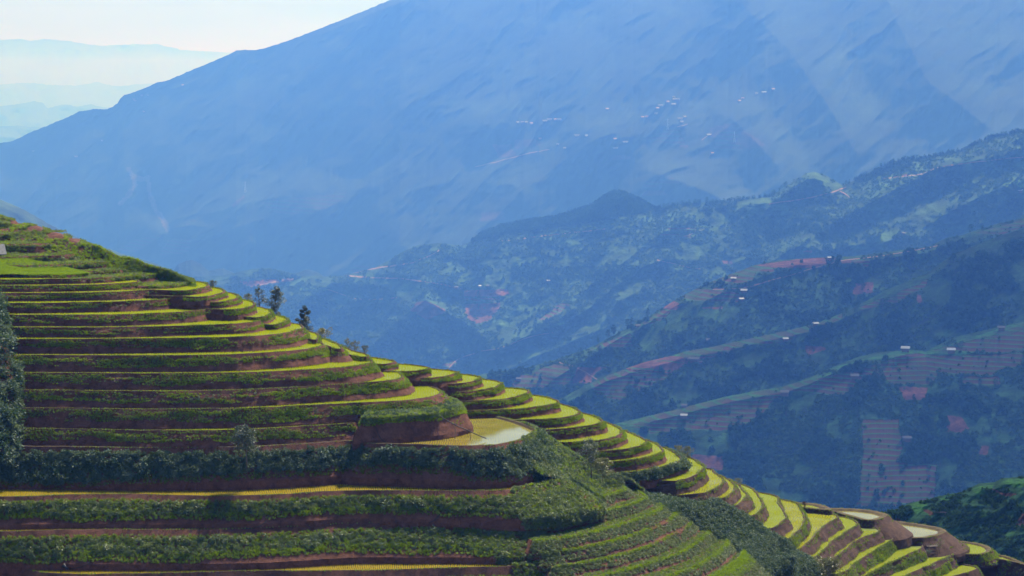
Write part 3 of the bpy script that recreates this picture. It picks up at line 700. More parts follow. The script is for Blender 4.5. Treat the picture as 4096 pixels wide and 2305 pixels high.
# ground under and behind the spur
ctl = []
for k in order:
    q = SL[k]; r = q['ring'][::14]; ctl.append(np.c_[r, np.full(len(r), q['z'] - q['drop'] - 1.5)])
    fa = q['ring'][q['nvis'] - 1]; ctl.append(np.array([[fa[0] + 10, fa[1] + 34, q['z'] - 29]]))
ctl = np.vstack(ctl)
X, Y = np.meshgrid(np.arange(-112, 142, 3.0), np.arange(225, 420, 3.0)); fx, fy = X.ravel(), Y.ravel()
d2 = (fx[:, None] - ctl[None, :, 0]) ** 2 + (fy[:, None] - ctl[None, :, 1]) ** 2 + 9
wgt = 1 / d2 ** 2; zz = (wgt * ctl[None, :, 2]).sum(1) / wgt.sum(1)
zz -= np.clip(278 - fy, 0, 75) * .25
edge_d = np.minimum(np.minimum(fx + 112, 140 - fx), 417 - fy); zz -= np.clip(30 - edge_d, 0, 30) * 2.0
link('hillside', mesh_from('hillside', np.c_[fx, fy, zz], grid_faces(X.shape[0], X.shape[1]), M_SOIL, True), kind='structure')

LBL = dict(rice=('rice_plants', 'bright green young rice standing in rows in the flooded terraces'),
           ricey=('reflection_tinted_rice', 'rice tinted with a painted reflection of the red banks in the three long narrow terraces low on the spur'),
           grass=('bank_grass', 'dark green grass on the shaded terrace banks'), lush_lit=('lush_lit_grass', 'bright yellow-green grass patches on the terrace banks and humps'),
           scrub=('scrub', 'greyish leafy scrub on the upper and lower banks'), herb=('weeds', 'low leafy weeds over the rough steps of the spur'),
           fern=('shrub_thicket', 'dense dark glossy shrubs covering the gully and the tall bank'))
# freshly dug plots near the top stay bare
def dug(p):
    d = p[:, 1] * cp - p[:, 2] * sp_; x = p[:, 0] / d * F + 2048; y = 1152.5 - (p[:, 1] * sp_ + p[:, 2] * cp) / d * F; m = np.zeros(len(p), bool)
    for ex, ey, rx_, ry_ in ((170, 132, 75, 26), (360, 188, 85, 26), (560, 262, 92, 38), (752, 308, 60, 34), (820, 395, 40, 26), (330, 395, 130, 14), (640, 490, 170, 12)):
        m |= ((x - ex / 2.5156) / (rx_ / 2.5156)) ** 2 + ((y - 840 - ey / 2.5156) / (ry_ / 2.5156)) ** 2 < 1
    return m & (p[:, 2] > Z['U6'])
for kk in PT:
    if PT[kk]:
        pts = np.vstack(PT[kk]); sz = np.concatenate(PS[kk]); mk = ~dug(pts); pts = pts[mk]; PT[kk] = [pts]; PS[kk] = [sz[mk]]; scatter(LBL[kk][0], pts, kk, np.concatenate(PS[kk]) * PS_, LBL[kk][1])


# ------------------------------------------------------------------ far slopes: each ridge from its crest down towards the camera
FS = 2.6                                     # how much farther out the valley's other slopes stand
def slope_mat(name, bscale=.02, bstr=.6, bdist=8.0, ter_pitch=2.2, fs=FS):
    bscale /= fs; bdist *= fs; ter_pitch *= fs
    m, n, b = new_mat(name)
    c = n.nodes.new('ShaderNodeVertexColor'); c.layer_name = 'Col'
    a = noise_node(n, bscale, 9, .72); r = ramp(n, a.outputs[0], [(.33, (.42, .45, .5)), (.5, (.9, .95, .9)), (.66, (1.75, 1.7, 1.35))])
    col = mixc(n, 1.0, c.outputs[0], r.outputs[0], 'MULTIPLY')
    g = n.nodes.new('ShaderNodeNewGeometry'); sx = n.nodes.new('ShaderNodeSeparateXYZ'); n.links.new(g.outputs['Position'], sx.inputs[0])
    wob = noise_node(n, .012, 2)
    z = mathn(n, 'ADD', sx.outputs[2], mathn(n, 'MULTIPLY', wob.outputs[0], 2.0))
    st = mathn(n, 'FRACT', mathn(n, 'DIVIDE', z, ter_pitch))
    rr = ramp(n, st, [(0, (.045, .135, .025)), (.18, (.05, .15, .025)), (.34, (.115, .045, .034)), (.95, (.080, .034, .026))])
    at = n.nodes.new('ShaderNodeAttribute'); at.attribute_name = 'Ter'
    col = mixc(n, at.outputs['Fac'], col, rr.outputs[0])
    n.links.new(col, b.inputs['Base Color']); b.inputs['Roughness'].default_value = .95; b.inputs['Specular IOR Level'].default_value = .08
    a2 = noise_node(n, bscale * 3, 7, .7)
    bump(n, b, mathn(n, 'MULTIPLY', mathn(n, 'ADD', a.outputs[0], mathn(n, 'MULTIPLY', a2.outputs[0], .5)), mathn(n, 'SUBTRACT', 1.0, mathn(n, 'MULTIPLY', at.outputs['Fac'], .8))), bstr, bdist)
    return m
def polydist(x, y, pl):
    """distance of grid points to a polyline, all in picture pixels, and which side (+ = right/below)"""
    best = np.full(x.shape, 1e9)
    for (x0, y0), (x1, y1) in zip(pl[:-1], pl[1:]):
        dx, dy = x1 - x0, y1 - y0; t = np.clip(((x - x0) * dx + (y - y0) * dy) / (dx * dx + dy * dy + 1e-9), 0, 1)
        best = np.minimum(best, np.hypot(x - x0 - t * dx, y - y0 - t * dy))
    return best
class Layer: pass
def layer(name, crest, Yc, base, m, nx, ny, mat, feats=(), nz=(), paint=None, x0=-260, x1=4360, back=(.10, .30), tree_rag=0, fs=FS):
    L = Layer(); xs = np.linspace(x0, x1, nx)
    c = np.array(crest, float); cy_ = np.interp(xs, c[:, 0], c[:, 1])
    if tree_rag: cy_ = cy_ - tree_rag * abs(fbm(xs * .05, xs * 0 + 3, 4, 77))
    Ycx = np.interp(xs, *np.array(Yc, float).T) * fs; b = np.array(base, float); by = np.interp(xs, b[:, 0], b[:, 1])
    by = np.maximum(by, cy_ + 30)
    v = np.linspace(0, 1, ny) ** 1.25
    X = np.repeat(xs[None], ny, 0); Yp = cy_ + v[:, None] * (by - cy_)
    sc_ = (cy_ - 350) / F; s_ = (Yp - 350) / F
    mm = m if np.isscalar(m) else np.interp(xs, *np.array(m, float).T)[None]
    Yy = (sc_ + mm) * Ycx / (mm + s_)
    D = np.zeros_like(Yy)
    for pl, amp, wd in feats:
        d = polydist(X, Yp, pl); wd = wd * (1.5 if name == 'mountain' else 1); D += amp * (.28 if name == 'mountain' else .26) * np.maximum(0, 1 - d / wd) ** 1.3
    for f in nz: D += f(X, Yp)
    fade = np.clip((Yp - cy_) / 25, 0, 1); D *= fade
    Yy = Yy - D * fs
    L.xs, L.cy, L.by, L.Y, L.v, L.m = xs, cy_, by, Yy, v, mm
    Pn = atY(X, Yp, Yy)
    # the far side falls away behind the crest
    c0 = Pn[0]; k = Ycx[:, None]
    bk = [c0 + np.array([0, 1, -f]) * k * g for g, f in ((.30, .6), (.16, .5), (.06, .35))]
    A = np.concatenate([np.array(bk), Pn]); R = A.shape[0]
    col = np.tile(np.array([.035, .062, .022]), (ny, nx, 1)); ter = np.zeros((ny, nx))
    if paint: paint(X, Yp, col, ter)
    if name.startswith('shaded'):
        cr2 = (Yp - cy_ < 22 + 34 * fbm(X * .012, X * 0, 3, 5)) & (ter > .4); ter[cr2] = .5; col[cr2] = (.034, .115, .028)
    colA = np.concatenate([np.repeat(col[:1], 3, 0), col]); terA = np.concatenate([np.zeros((3, nx)), ter])
    me = mesh_from(name, A.reshape(-1, 3), grid_faces(R, nx), mat, True, color=colA.reshape(-1, 3))
    at = me.attributes.new('Ter', 'FLOAT', 'POINT'); at.data.foreach_set('value', terA.ravel().astype(np.float32))
    link(name, me, kind='structure'); L.col = col; L.ter = ter
    return L
def at_layer(L, x, y, out=0.0):
    """the point of the slope seen at picture point (x, y)"""
    x = np.asarray(x, float); y = np.asarray(y, float)
    fx = np.clip((x - L.xs[0]) / (L.xs[1] - L.xs[0]), 0, len(L.xs) - 1.001); i = fx.astype(int); f = fx - i
    cyx = L.cy[i] * (1 - f) + L.cy[i + 1] * f; byx = L.by[i] * (1 - f) + L.by[i + 1] * f
    v = np.clip((y - cyx) / (byx - cyx), 0, 1) ** .8 * (len(L.v) - 1); v = np.clip(v, 0, len(L.v) - 1.001); j = v.astype(int); g = v - j
    Yv = (L.Y[j, i] * (1 - f) + L.Y[j, i + 1] * f) * (1 - g) + (L.Y[j + 1, i] * (1 - f) + L.Y[j + 1, i + 1] * f) * g
    return atY(x, cyx + (byx - cyx) * np.clip((y - cyx) / (byx - cyx), 0, 1), Yv - out)
def TT(s): return P('T ' + s)
def crop(x0, y0, s, pts): return np.array([(x0 + a / s, y0 + b / s) for a, b in pts])
def blob(X, Y, poly, soft=6.0):
    m = in_poly(X + 5 * fbm(X * .03, Y * .05, 3, 2), Y + 4 * fbm(X * .03, Y * .05, 3, 6), poly); return m

GREEN, GRASSC, SOILC, FOREST, REDC = (.035, .062, .022), (.075, .12, .03), (.055, .030, .022), (.016, .034, .018), (.15, .060, .042)

# --- far pale ranges
MR = slope_mat('far_range_ground', .004, .4, 30)
for nm, cr, Yd_, m in (
    ('far_hills', [(-300, 158), (0, 161), (90, 158), (125, 166), (180, 158), (270, 166), (400, 186), (530, 179), (630, 179), (720, 202), (900, 212), (1100, 205), (1500, 215), (4400, 230)], 38000, .3),
    ('far_hills', [(-300, 345), (0, 340), (110, 332), (180, 340), (300, 345), (390, 330), (460, 348), (600, 335), (800, 350), (4400, 360)], 26000, .3),
    ('far_hills', [(-300, 430), (0, 426), (70, 419), (135, 406), (172, 414), (190, 436), (250, 419), (310, 428), (372, 416), (376, 426), (500, 440), (4400, 470)], 17500, .35),
    ('far_hills', [(-300, 512), (0, 506), (80, 505), (160, 512), (260, 530), (4400, 560)], 13500, .35)):
    layer(nm, cr, [(-300, Yd_), (4400, Yd_ * 1.05)], [(-300, 640), (4400, 640)], m, 520, 24, MR, nz=[lambda X, Y, q=Yd_: q * .02 * fbm(X * .012, Y * .02, 4, int(q) % 97)], tree_rag=7, x0=-1500, x1=3200)

# --- the big blue mountain
mc = crop(0, 0, 2.231, [(-3200, 1560), (-1500, 1420), (-500, 1330), (0, 1278), (100, 1266), (180, 1232), (250, 1192), (350, 1155), (440, 1118), (500, 1090), (620, 1045), (700, 998), (760, 990), (830, 977), (960, 978), (1010, 955), (1050, 925), (1075, 880), (1110, 850), (1190, 830), (1300, 785), (1400, 742), (1520, 715), (1640, 660), (1750, 612), (1850, 575), (2000, 508), (2060, 480), (2110, 452), (2280, 450), (2400, 425), (2454, 408)]).tolist()
mc += TT('760,90 850,55 985,0 1100,-45 1400,-110 1800,-160 2200,-185 2800,-190').tolist()
cA = lambda pts: crop(400, 600, 2.3418, pts)
cB = lambda pts: crop(1900, 300, 2.1467, pts)
MF = [(cA([(2576, 380), (2430, 420), (2150, 530), (2020, 565)]), 260, 120), (cA([(2020, 565), (1850, 780), (1700, 980)]), 200, 110),
      (cA([(1520, 660), (1420, 670), (1250, 735), (1050, 800), (850, 880)]), 240, 110), (cA([(1410, 850), (1300, 980), (1180, 1090), (1080, 1200)]), 200, 60),
      (cA([(2650, 780), (2480, 950), (2300, 1080), (2150, 1180)]), 260, 90), (cA([(1750, 430), (1450, 480), (1200, 545), (1000, 600), (750, 715), (560, 800)]), 260, 110),
      (cA([(420, 250), (450, 400), (560, 600), (640, 760)]), -120, 45), (cA([(300, 230), (230, 400), (180, 560)]), 130, 60),
      (cB([(1200, 500), (1000, 560), (820, 700), (640, 830), (400, 1000)]), 260, 90), (cB([(1750, 420), (1600, 440), (1400, 570), (1150, 640)]), 240, 90),
      (cB([(800, -50), (600, 60), (300, 260), (100, 420)]), 260, 130), (cB([(2230, 400), (2400, 560), (2576, 760)]), 240, 90), (cB([(1500, 830), (1650, 880), (1900, 970), (2150, 1080)]), 240, 80),
      (TT('1900,-160 1750,60 1600,210 1480,330'), 320, 150), (TT('2150,-180 2250,40 2330,200 2500,330'), 300, 150), (TT('1450,-110 1250,60 1080,220 950,330'), 280, 140),
      (TT('1050,-40 850,120 650,300 480,430'), 280, 150), (TT('600,130 480,250 400,330 300,420'), 200, 110), (TT('1700,-150 1980,120 2080,260 2150,380'), 260, 130)]
def mpaint(X, Y, col, ter):
    n_ = fbm(X * .006, Y * .012, 4, 3)
    col[:] = np.array((.016, .028, .012)) * (1 + .4 * n_[..., None])
    col[n_ > .2] = (.021, .036, .013)
    for pl in ([(1480, 830), (2576 + 0, 800)],): pass
    for poly in (cB([(150, 600), (300, 590), (360, 700), (200, 710)]), cB([(330, 560), (520, 550), (560, 600), (350, 640)]), cB([(2050, 440), (2230, 420), (2500, 600), (2350, 640), (2150, 560), (1990, 520)]),
                 cB([(1200, 700), (1340, 690), (1330, 725), (1180, 725)]), cB([(1740, 570), (1830, 600), (1820, 640), (1750, 620)]), cB([(1440, 1000), (1620, 990), (1640, 1030), (1450, 1040)]),
                 cA([(1230, 510), (1350, 420), (1350, 450), (1250, 540)]), cB([(60, 1180), (240, 1170), (260, 1240), (40, 1260)])):
        col[blob(X, Y, poly)] = SOILC
    for pl, w in ((cA([(300, 230), (380, 270), (450, 260), (460, 400), (520, 560), (590, 650), (630, 740)]), 9), (cA([(270, 180), (300, 240), (330, 330), (260, 430), (200, 500)]), 8)):
        d = polydist(X, Y, pl); col[d + 8 * fbm(X * .04, Y * .04, 3, 9) < w] = (.11, .09, .075)
    for poly in (cA([(330, 840), (560, 780), (580, 810), (330, 960), (150, 930)]), cA([(640, 830), (860, 830), (820, 960), (560, 990)]), cA([(1500, 480), (2300, 400), (2280, 470), (2000, 600), (1700, 600), (1560, 540)]),
                 cA([(760, 710), (940, 625), (930, 650), (780, 730)]), cB([(1640, 470), (1740, 470), (1830, 620), (1500, 560), (1400, 570)]), cB([(1440, 930), (1700, 880), (1760, 930), (1450, 975)]),
                 cB([(2100, 470), (2250, 480), (2300, 640), (2050, 640)]), cA([(2380, 1080), (2560, 1060), (2560, 1150), (2300, 1150)])):
        ter[blob(X, Y, poly)] = .30
M_MT = slope_mat('mountain_ground', .008, .18, 20, 7.0)
mtn = layer('mountain', mc, [(-300, 9800), (700, 9000), (1600, 8200), (4400, 7600)], [(-300, 1180), (4400, 1180)], [(-300, .60), (4400, .66)], 1150, 260, M_MT, MF,
            [lambda X, Y: 110 * ridged((X + Y * 1.1 + 120 * fbm(X * .004, Y * .004, 3, 8)) * .0034, (X * .3 - Y) * .0016, 4, 5) - 110, lambda X, Y: 30 * ridged((X + Y * .8) * .014, Y * .006, 3, 9)], mpaint, x0=-1300, x1=5300, tree_rag=5, fs=1.55)

# --- shadowed ridge behind the left shoulder
M_LH = slope_mat('left_ridge_ground', .03, .8, 6)
layer('left_ridge', TT('-900,200 -500,300 -200,400 -10,498 60,528 130,568 200,600 300,637 380,660 440,684 480,720 560,810 700,920 900,1150 1300,1700').tolist(), [(-300, 2500), (4400, 2500)], [(-300, 1600), (1200, 1900), (2000, 2750)], .5, 400, 60, M_LH, nz=[lambda X, Y: 25 * ridged((X - Y) * .006, Y * .003, 3, 4)], tree_rag=4, x0=-1400, x1=1900)
layer('wooded_knoll', TT('280,1000 330,770 400,705 430,690 450,664 480,654 505,664 525,684 545,678 560,676 590,688 620,700 680,780 712,1000').tolist(), [(-300, 3600), (4400, 3600)], [(-300, 1400), (4400, 1400)], .5, 160, 40, M_LH, tree_rag=5, x0=450, x1=1130,
      paint=lambda X, Y, c, t: c.__setitem__(slice(None), FOREST))
layer('wooded_knoll', TT('684,900 700,730 720,700 745,688 775,678 800,686 820,700 840,740 856,900').tolist(), [(-300, 3550), (4400, 3550)], [(-300, 1400), (4400, 1400)], .5, 90, 30, M_LH, tree_rag=5, x0=1090, x1=1360,
      paint=lambda X, Y, c, t: c.__setitem__(slice(None), FOREST))

# --- the long sunlit green ridge
c1 = lambda pts: crop(3000, 500, 2.2308, pts); c2 = lambda pts: crop(2000, 900, 2.2309, pts); c3 = lambda pts: crop(1000, 1000, 1.9815, pts); c4 = lambda pts: crop(1900, 1200, 2.2309, pts)
CF = [(c1([(2445, 200), (2100, 300), (1700, 375), (1500, 460), (1400, 520), (1100, 680), (900, 790), (760, 850)]), 130, 90), (c1([(2445, 480), (2100, 620), (1850, 740), (1600, 880), (1450, 990), (1200, 1040)]), 120, 90),
      (c1([(1000, 1060), (650, 1120), (440, 1080), (300, 1140), (170, 1230)]), 80, 60), (c1([(640, 960), (480, 1050), (330, 1130), (200, 1220)]), 90, 60), (c1([(1900, 870), (1600, 900), (1300, 1030)]), -60, 60),
      (c2([(1650, -60), (1500, 40), (1300, 170), (1100, 340), (900, 480), (650, 640)]), 110, 70), (c2([(1480, 300), (1280, 370), (1050, 540), (860, 690), (700, 800), (560, 900)]), 100, 60),
      (c2([(1300, 560), (1050, 690), (860, 950), (700, 1010), (560, 1080), (300, 1180), (80, 1290)]), 110, 60), (c2([(640, 760), (500, 870), (300, 970), (150, 1030), (-50, 1120)]), 90, 50),
      (c3([(1600, 260), (1450, 255), (1400, 280), (1390, 400), (1250, 500), (1100, 640), (960, 760)]), 130, 90), (c3([(1400, 400), (1550, 490), (1700, 570), (1860, 690)]), 100, 60), (c3([(700, 210), (560, 330), (380, 420), (250, 600)]), 90, 90),
      (c3([(2000, -50), (1900, 120), (1850, 300)]), 80, 90), (c3([(2576, 400), (2400, 520), (2250, 640), (2000, 800)]), 100, 80), (c1([(540, 410), (420, 500), (250, 600), (80, 700)]), 110, 80), (c1([(540, 410), (640, 500), (700, 590)]), 90, 70)]
def cpaint(X, Y, col, ter):
    n_ = fbm(X * .010, Y * .018, 4, 3); col[:] = np.array((.036, .080, .028)) * (1 + .4 * n_[..., None]); col[n_ > .16] = (.046, .100, .031)
    for poly in (TT('1190,604 1210,588 1300,560 1420,535 1490,515 1545,482 1600,500 1650,525 1600,540 1480,560 1400,572 1300,585 1195,607'),):
        col[in_poly(X, Y, poly)] = FOREST
    for poly in (c3([(1690, 320), (2040, 310), (2060, 350), (1980, 370), (1700, 370)]), c3([(1700, 430), (1980, 420), (1990, 440), (1900, 560), (1800, 585), (1740, 560), (1690, 450)]), c3([(1330, 410), (1390, 400), (1450, 430), (1540, 470), (1550, 490), (1450, 530), (1400, 550), (1260, 480)]),
                 c1([(470, 1130), (560, 1120), (560, 1150)]), c3([(-100, 245), (0, 240), (330, 225), (360, 240), (0, 300)]), c1([(1360, 450), (1400, 430), (1420, 445), (1370, 462)]), c2([(1980, 320), (2080, 330), (2070, 350), (1990, 345)])):
        col[blob(X, Y, poly)] = REDC
    for poly in (c3([(1700, 378), (1985, 375), (1980, 408), (1700, 405)]), c2([(540, 700), (650, 705), (560, 760), (430, 845), (340, 850)]), c2([(1500, 25), (1880, 40), (1700, 60), (1500, 50)]), c2([(1420, 85), (1700, 90), (1700, 110), (1450, 105)]), c3([(970, 850), (1050, 795), (1100, 800), (1090, 865)]), c3([(1450, 930), (1590, 880), (1640, 890), (1590, 950), (1470, 955)])):
        ter[blob(X, Y, poly)] = .85
    for poly in (c2([(480, 880), (585, 855), (580, 885), (500, 900)]), c1([(2250, 530), (2445, 480), (2445, 560), (2300, 570)]), c3([(360, 300), (600, 300), (650, 320), (400, 315)])):
        col[blob(X, Y, poly)] = (.09, .2, .03)
M_CR = slope_mat('green_ridge_ground', .05, .9, 5, 3.4)
cc = TT('-500,1000 0,860 300,735 430,700 500,697 560,694 600,685 640,676 680,676 720,684 760,695 850,696 880,690 940,675 980,655 1010,635 1050,618 1100,612 1160,618 1190,606 1210,590 1260,571 1330,557 1400,548 1490,518 1520,497 1545,484 1565,486 1600,500 1650,527 1680,517 1760,510 1820,508 1880,500 1940,495 1990,460 2030,436 2050,433 2080,443 2120,467 2160,450 2200,425 2260,405 2330,398 2420,380 2460,360 2500,345 2576,331 2800,290').tolist()
green = layer('green_ridge', cc, [(-300, 3300), (1000, 3200), (2000, 3000), (4400, 2700)], TT('-500,1100 300,900 800,1000 1300,1060 2000,1000 2800,800').tolist(), .52, 1400, 300, M_CR, CF,
              [lambda X, Y: 28 * ridged((X + Y * .9 + 60 * fbm(X * .006, Y * .006, 3, 18)) * .0058, (X * .3 - Y) * .0024, 4, 15) - 14, lambda X, Y: 5 * fbm(X * .03, Y * .05, 3, 19)], cpaint, x0=-700, x1=5100, tree_rag=2)

# --- three nearer ridges under the cloud's shade
d1 = lambda pts: crop(3000, 1100, 2.2308, pts); d2_ = lambda pts: crop(2700, 1500, 1.8016, pts)
def dpaint(polys, reds=(), bright=(), base=(.036, .090, .030)):
    def f(X, Y, col, ter):
        n_ = fbm(X * .012, Y * .02, 4, 23); col[:] = np.array(base) * (1 + .5 * n_[..., None])
        for p_ in reds: col[blob(X, Y, p_)] = (.17, .07, .055)
        for p_ in bright: col[blob(X, Y, p_)] = (.045, .15, .03)
        for p_ in polys: ter[in_poly(X + 16 * fbm(X * .012, Y * .02, 3, 4), Y + 9 * fbm(X * .015, Y * .02, 3, 14), p_)] = .93
        ter *= np.clip(.86 + .5 * fbm(X * .015, Y * .03, 4, 29), .62, 1)
        for p_ in bright: ter[blob(X, Y, p_)] *= .3
    return f
M_D1 = slope_mat('shaded_ridge_ground', .10, .9, 3, 2.5)
M_D2 = slope_mat('shaded_spur_ground', .12, .9, 2.5, 2.0)
M_D3 = slope_mat('shaded_fields_ground', .15, .9, 2.2, 1.75)
D = layer('shaded_ridge', TT('760,1500 900,1180 1010,1040 1100,980 1210,942 1270,933 1330,925 1400,905 1460,885 1500,868 1560,835 1600,815 1660,780 1700,754 1760,722 1800,705 1900,667 1960,655 2040,650 2150,645 2250,632 2340,620 2380,600 2420,592 2500,566 2576,548 2800,500').tolist(),
          [(-300, 1750), (1900, 1750), (4400, 1850)], TT('760,1560 1100,1130 1500,1080 2000,960 2400,850 2800,800').tolist(), .45, 1040, 200, M_D1,
          [(TT('1700,755 1640,800 1560,850 1480,900 1400,950'), 40, 60), (TT('2340,620 2200,640 2000,665 1850,720 1750,770'), 45, 60)],
          [lambda X, Y: 12 * ridged((X + Y * .7) * .007, (X * .3 - Y) * .003, 3, 31)],
          dpaint([c2([(1800, 500), (2000, 430), (2300, 365), (2454, 380), (2454, 420), (2280, 420), (2270, 500), (2080, 520), (1830, 515)]), c2([(1700, 580), (1900, 572), (2060, 580), (2200, 640), (2180, 685), (1680, 680), (1640, 640)]),
                  c2([(1430, 770), (1560, 745), (1500, 800), (1420, 850), (1320, 880), (1210, 900)]), c2([(900, 1060), (1150, 970), (1180, 1000), (1180, 1080), (900, 1100), (790, 1120)]),
                  c4([(420, 670), (720, 560), (840, 590), (860, 740), (640, 800), (330, 790), (330, 740)]), c1([(2000, 970), (2445, 830), (2445, 900), (2250, 985)]), c1([(800, 1200), (1090, 1195), (1070, 1260), (820, 1255)])],
                 [c2([(1460, 700), (1520, 650), (1620, 720), (1570, 755), (1440, 745)]), c1([(0, 1255), (400, 1200), (700, 1180), (780, 1200), (560, 1280), (0, 1270)]), c1([(930, 1410), (1100, 1400), (1100, 1500), (920, 1510)]),
                  c4([(890, 600), (1180, 600), (1100, 640), (1040, 700), (1050, 745), (870, 745)]), c2([(1800, 735), (1990, 730), (1980, 748), (1800, 748)])],
                 [c2([(1700, 470), (2200, 350), (1840, 490), (1560, 640), (1300, 760), (1000, 920), (700, 1110), (560, 1190), (1000, 880)])]), x0=1250, x1=5100, tree_rag=3)
E = layer('shaded_spur', TT('1050,1600 1150,1250 1230,1120 1300,1060 1400,1010 1480,966 1530,942 1570,930 1620,912 1680,898 1720,885 1800,872 1900,850 2000,828 2060,812 2120,788 2160,768 2230,730 2330,690 2400,640 2500,600 2576,575 2800,500').tolist(),
          [(-300, 1380), (4400, 1450)], TT('1050,1660 1300,1200 1600,1200 2000,1130 2300,1000 2800,900').tolist(), .42, 1000, 170, M_D2,
          [(TT('2160,768 2050,815 1900,850 1700,892 1560,935 1500,965'), 40, 70)], [lambda X, Y: 9 * ridged((X + Y * .6) * .009, (X * .3 - Y) * .004, 3, 37)],
          dpaint([c4([(1030, 760), (1190, 680), (1340, 620), (1760, 655), (1720, 700), (1600, 750), (1300, 890), (1180, 870), (1080, 820)]), c2([(1600, 1160), (1900, 1060), (2454, 925), (2454, 1060), (2200, 1080), (1900, 1180), (1640, 1200)]),
                  d1([(0, 520), (140, 490), (520, 430), (820, 340), (810, 400), (500, 520), (300, 600), (0, 615)]), d1([(975, 290), (1300, 180), (1580, 40), (1560, 100), (1280, 250), (1000, 320)])],
                 [c4([(1340, 620), (1450, 570), (1600, 530), (1680, 500), (2080, 510), (1900, 570), (1740, 655)]), d1([(1480, 170), (1530, 180), (1540, 260), (1490, 240)]), d1([(480, 640), (620, 630), (700, 660), (520, 720)])],
                 [d1([(0, 515), (140, 485), (520, 425), (820, 335), (815, 360), (520, 460), (200, 515), (0, 550)]), c2([(1480, 1160), (1600, 1150), (1620, 1165), (1500, 1170)]), c2([(1350, 1205), (1600, 1225), (1700, 1240), (1400, 1215)]), c2([(1140, 1270), (1400, 1290), (1560, 1310), (1200, 1290)])], base=(.030, .076, .028)), x0=1680, x1=5100, tree_rag=4)
Fd = layer('shaded_fields', TT('1250,1700 1330,1330 1400,1180 1480,1110 1550,1066 1620,1050 1700,1031 1760,1015 1830,998 1900,984 1960,976 2000,964 2050,945 2100,922 2150,902 2200,888 2280,880 2330,884 2400,850 2500,826 2576,810 2800,760').tolist(),
           [(-300, 1120), (4400, 1180)], TT('1250,1760 1480,1300 2000,1330 2400,1340 2800,1340').tolist(), .42, 1080, 240, M_D3,
           [(TT('2280,880 2150,905 2000,968 1850,998 1650,1048'), 30, 60), (TT('2200,930 2170,1000 2160,1100'), 22, 70)], [lambda X, Y: 6 * ridged((X + Y * .5) * .005, (X * .2 - Y) * .002, 2, 41)],
           dpaint([d1([(0, 1035), (250, 1000), (280, 1050), (200, 1120), (60, 1310), (0, 1330)]), d1([(300, 965), (600, 870), (1200, 720), (1370, 700), (1800, 715), (2445, 690), (2445, 810), (2200, 850), (2180, 890), (1680, 880), (1600, 975), (1260, 975), (1180, 880), (1000, 940), (860, 1070), (380, 1045), (280, 1000)]),
                   d1([(1560, 680), (2100, 530), (2445, 410), (2445, 670), (2300, 680), (1700, 685)]), c4([(1260, 1110), (1500, 980), (1850, 890), (2454, 815), (2454, 1140), (1560, 1200), (1500, 1150)]),
                   d2_([(1350, 320), (1620, 310), (1640, 450), (1600, 630), (1880, 650), (1850, 950), (1290, 960), (1340, 700)]), d1([(1900, 910), (2200, 910), (2240, 985), (1900, 975)])],
                  [d2_([(1610, 85), (1820, 90), (1800, 185), (1660, 180)]), d2_([(1960, 290), (2060, 300), (2120, 390), (2060, 415), (1950, 415)]), d2_([(2200, 510), (2260, 510), (2250, 580), (2190, 575)]), d2_([(130, 570), (360, 590), (340, 690), (250, 680), (110, 620)]), c4([(1940, 1120), (2010, 1130), (2010, 1160), (1920, 1160)])],
                  [d1([(0, 1025), (700, 830), (1340, 675), (2100, 685), (2100, 715), (1400, 705), (1180, 780), (900, 860), (600, 920), (0, 1060)]), c4([(1260, 1108), (1500, 975), (1850, 885), (2454, 812), (2454, 850), (1900, 940), (1600, 1020), (1400, 1120)]), d1([(1580, 680), (2445, 410), (2445, 440), (2100, 560)]), d2_([(0, 200), (700, 80), (1000, -60), (1100, -60), (760, 80), (0, 230)])], base=(.034, .088, .030)), x0=2000, x1=5100, tree_rag=3)
# --- small terraced hill low on the right
def npaint(X, Y, col, ter):
    n_ = fbm(X * .02, Y * .03, 4, 43); col[:] = np.array((.035, .090, .032)) * (1 + .5 * n_[..., None])
    k = lambda pts: crop(3072, 1729, 1.4219, pts)
    for p_ in (k([(1325, 285), (1380, 268), (1500, 258), (1500, 318), (1400, 312)]), k([(1155, 325), (1210, 305), (1290, 298), (1270, 325), (1340, 355), (1330, 370), (1200, 355)]), k([(975, 380), (1020, 360), (1110, 348), (1080, 400), (1020, 412)]), k([(800, 415), (850, 392), (918, 384), (895, 440), (925, 474), (850, 466)]), k([(680, 470), (740, 448), (720, 480), (745, 500), (700, 495)])):
        col[blob(X, Y, p_)] = (.06, .16, .03)
    for p_ in (k([(1260, 325), (1280, 322), (1340, 345), (1420, 350), (1380, 368), (1330, 365)]), k([(885, 445), (900, 435), (945, 465), (920, 475)]), k([(1400, 520), (1460, 450), (1460, 540)]), k([(720, 490), (740, 490), (770, 510), (740, 512)])):
        col[blob(X, Y, p_)] = (.15, .07, .045)
M_N = slope_mat('small_hill_ground', .4, .8, 1.0, 1.5, 1.0)
Nh = layer('small_hill', crop(3072, 1729, 1.4219, [(490, 980), (540, 640), (600, 510), (650, 458), (700, 441), (740, 437), (800, 403), (900, 385), (970, 364), (1110, 338), (1200, 292), (1290, 284), (1330, 262), (1456, 253), (1700, 235), (2700, 215)]).tolist(),
           [(-300, 640), (4400, 660)], [(-300, 2420), (4400, 2420)], .5, 450, 130, M_N, [], [lambda X, Y: 9 * ridged((X + Y) * .012, Y * .01, 3, 51)], npaint, x0=3420, x1=4950, tree_rag=0, fs=1.0)

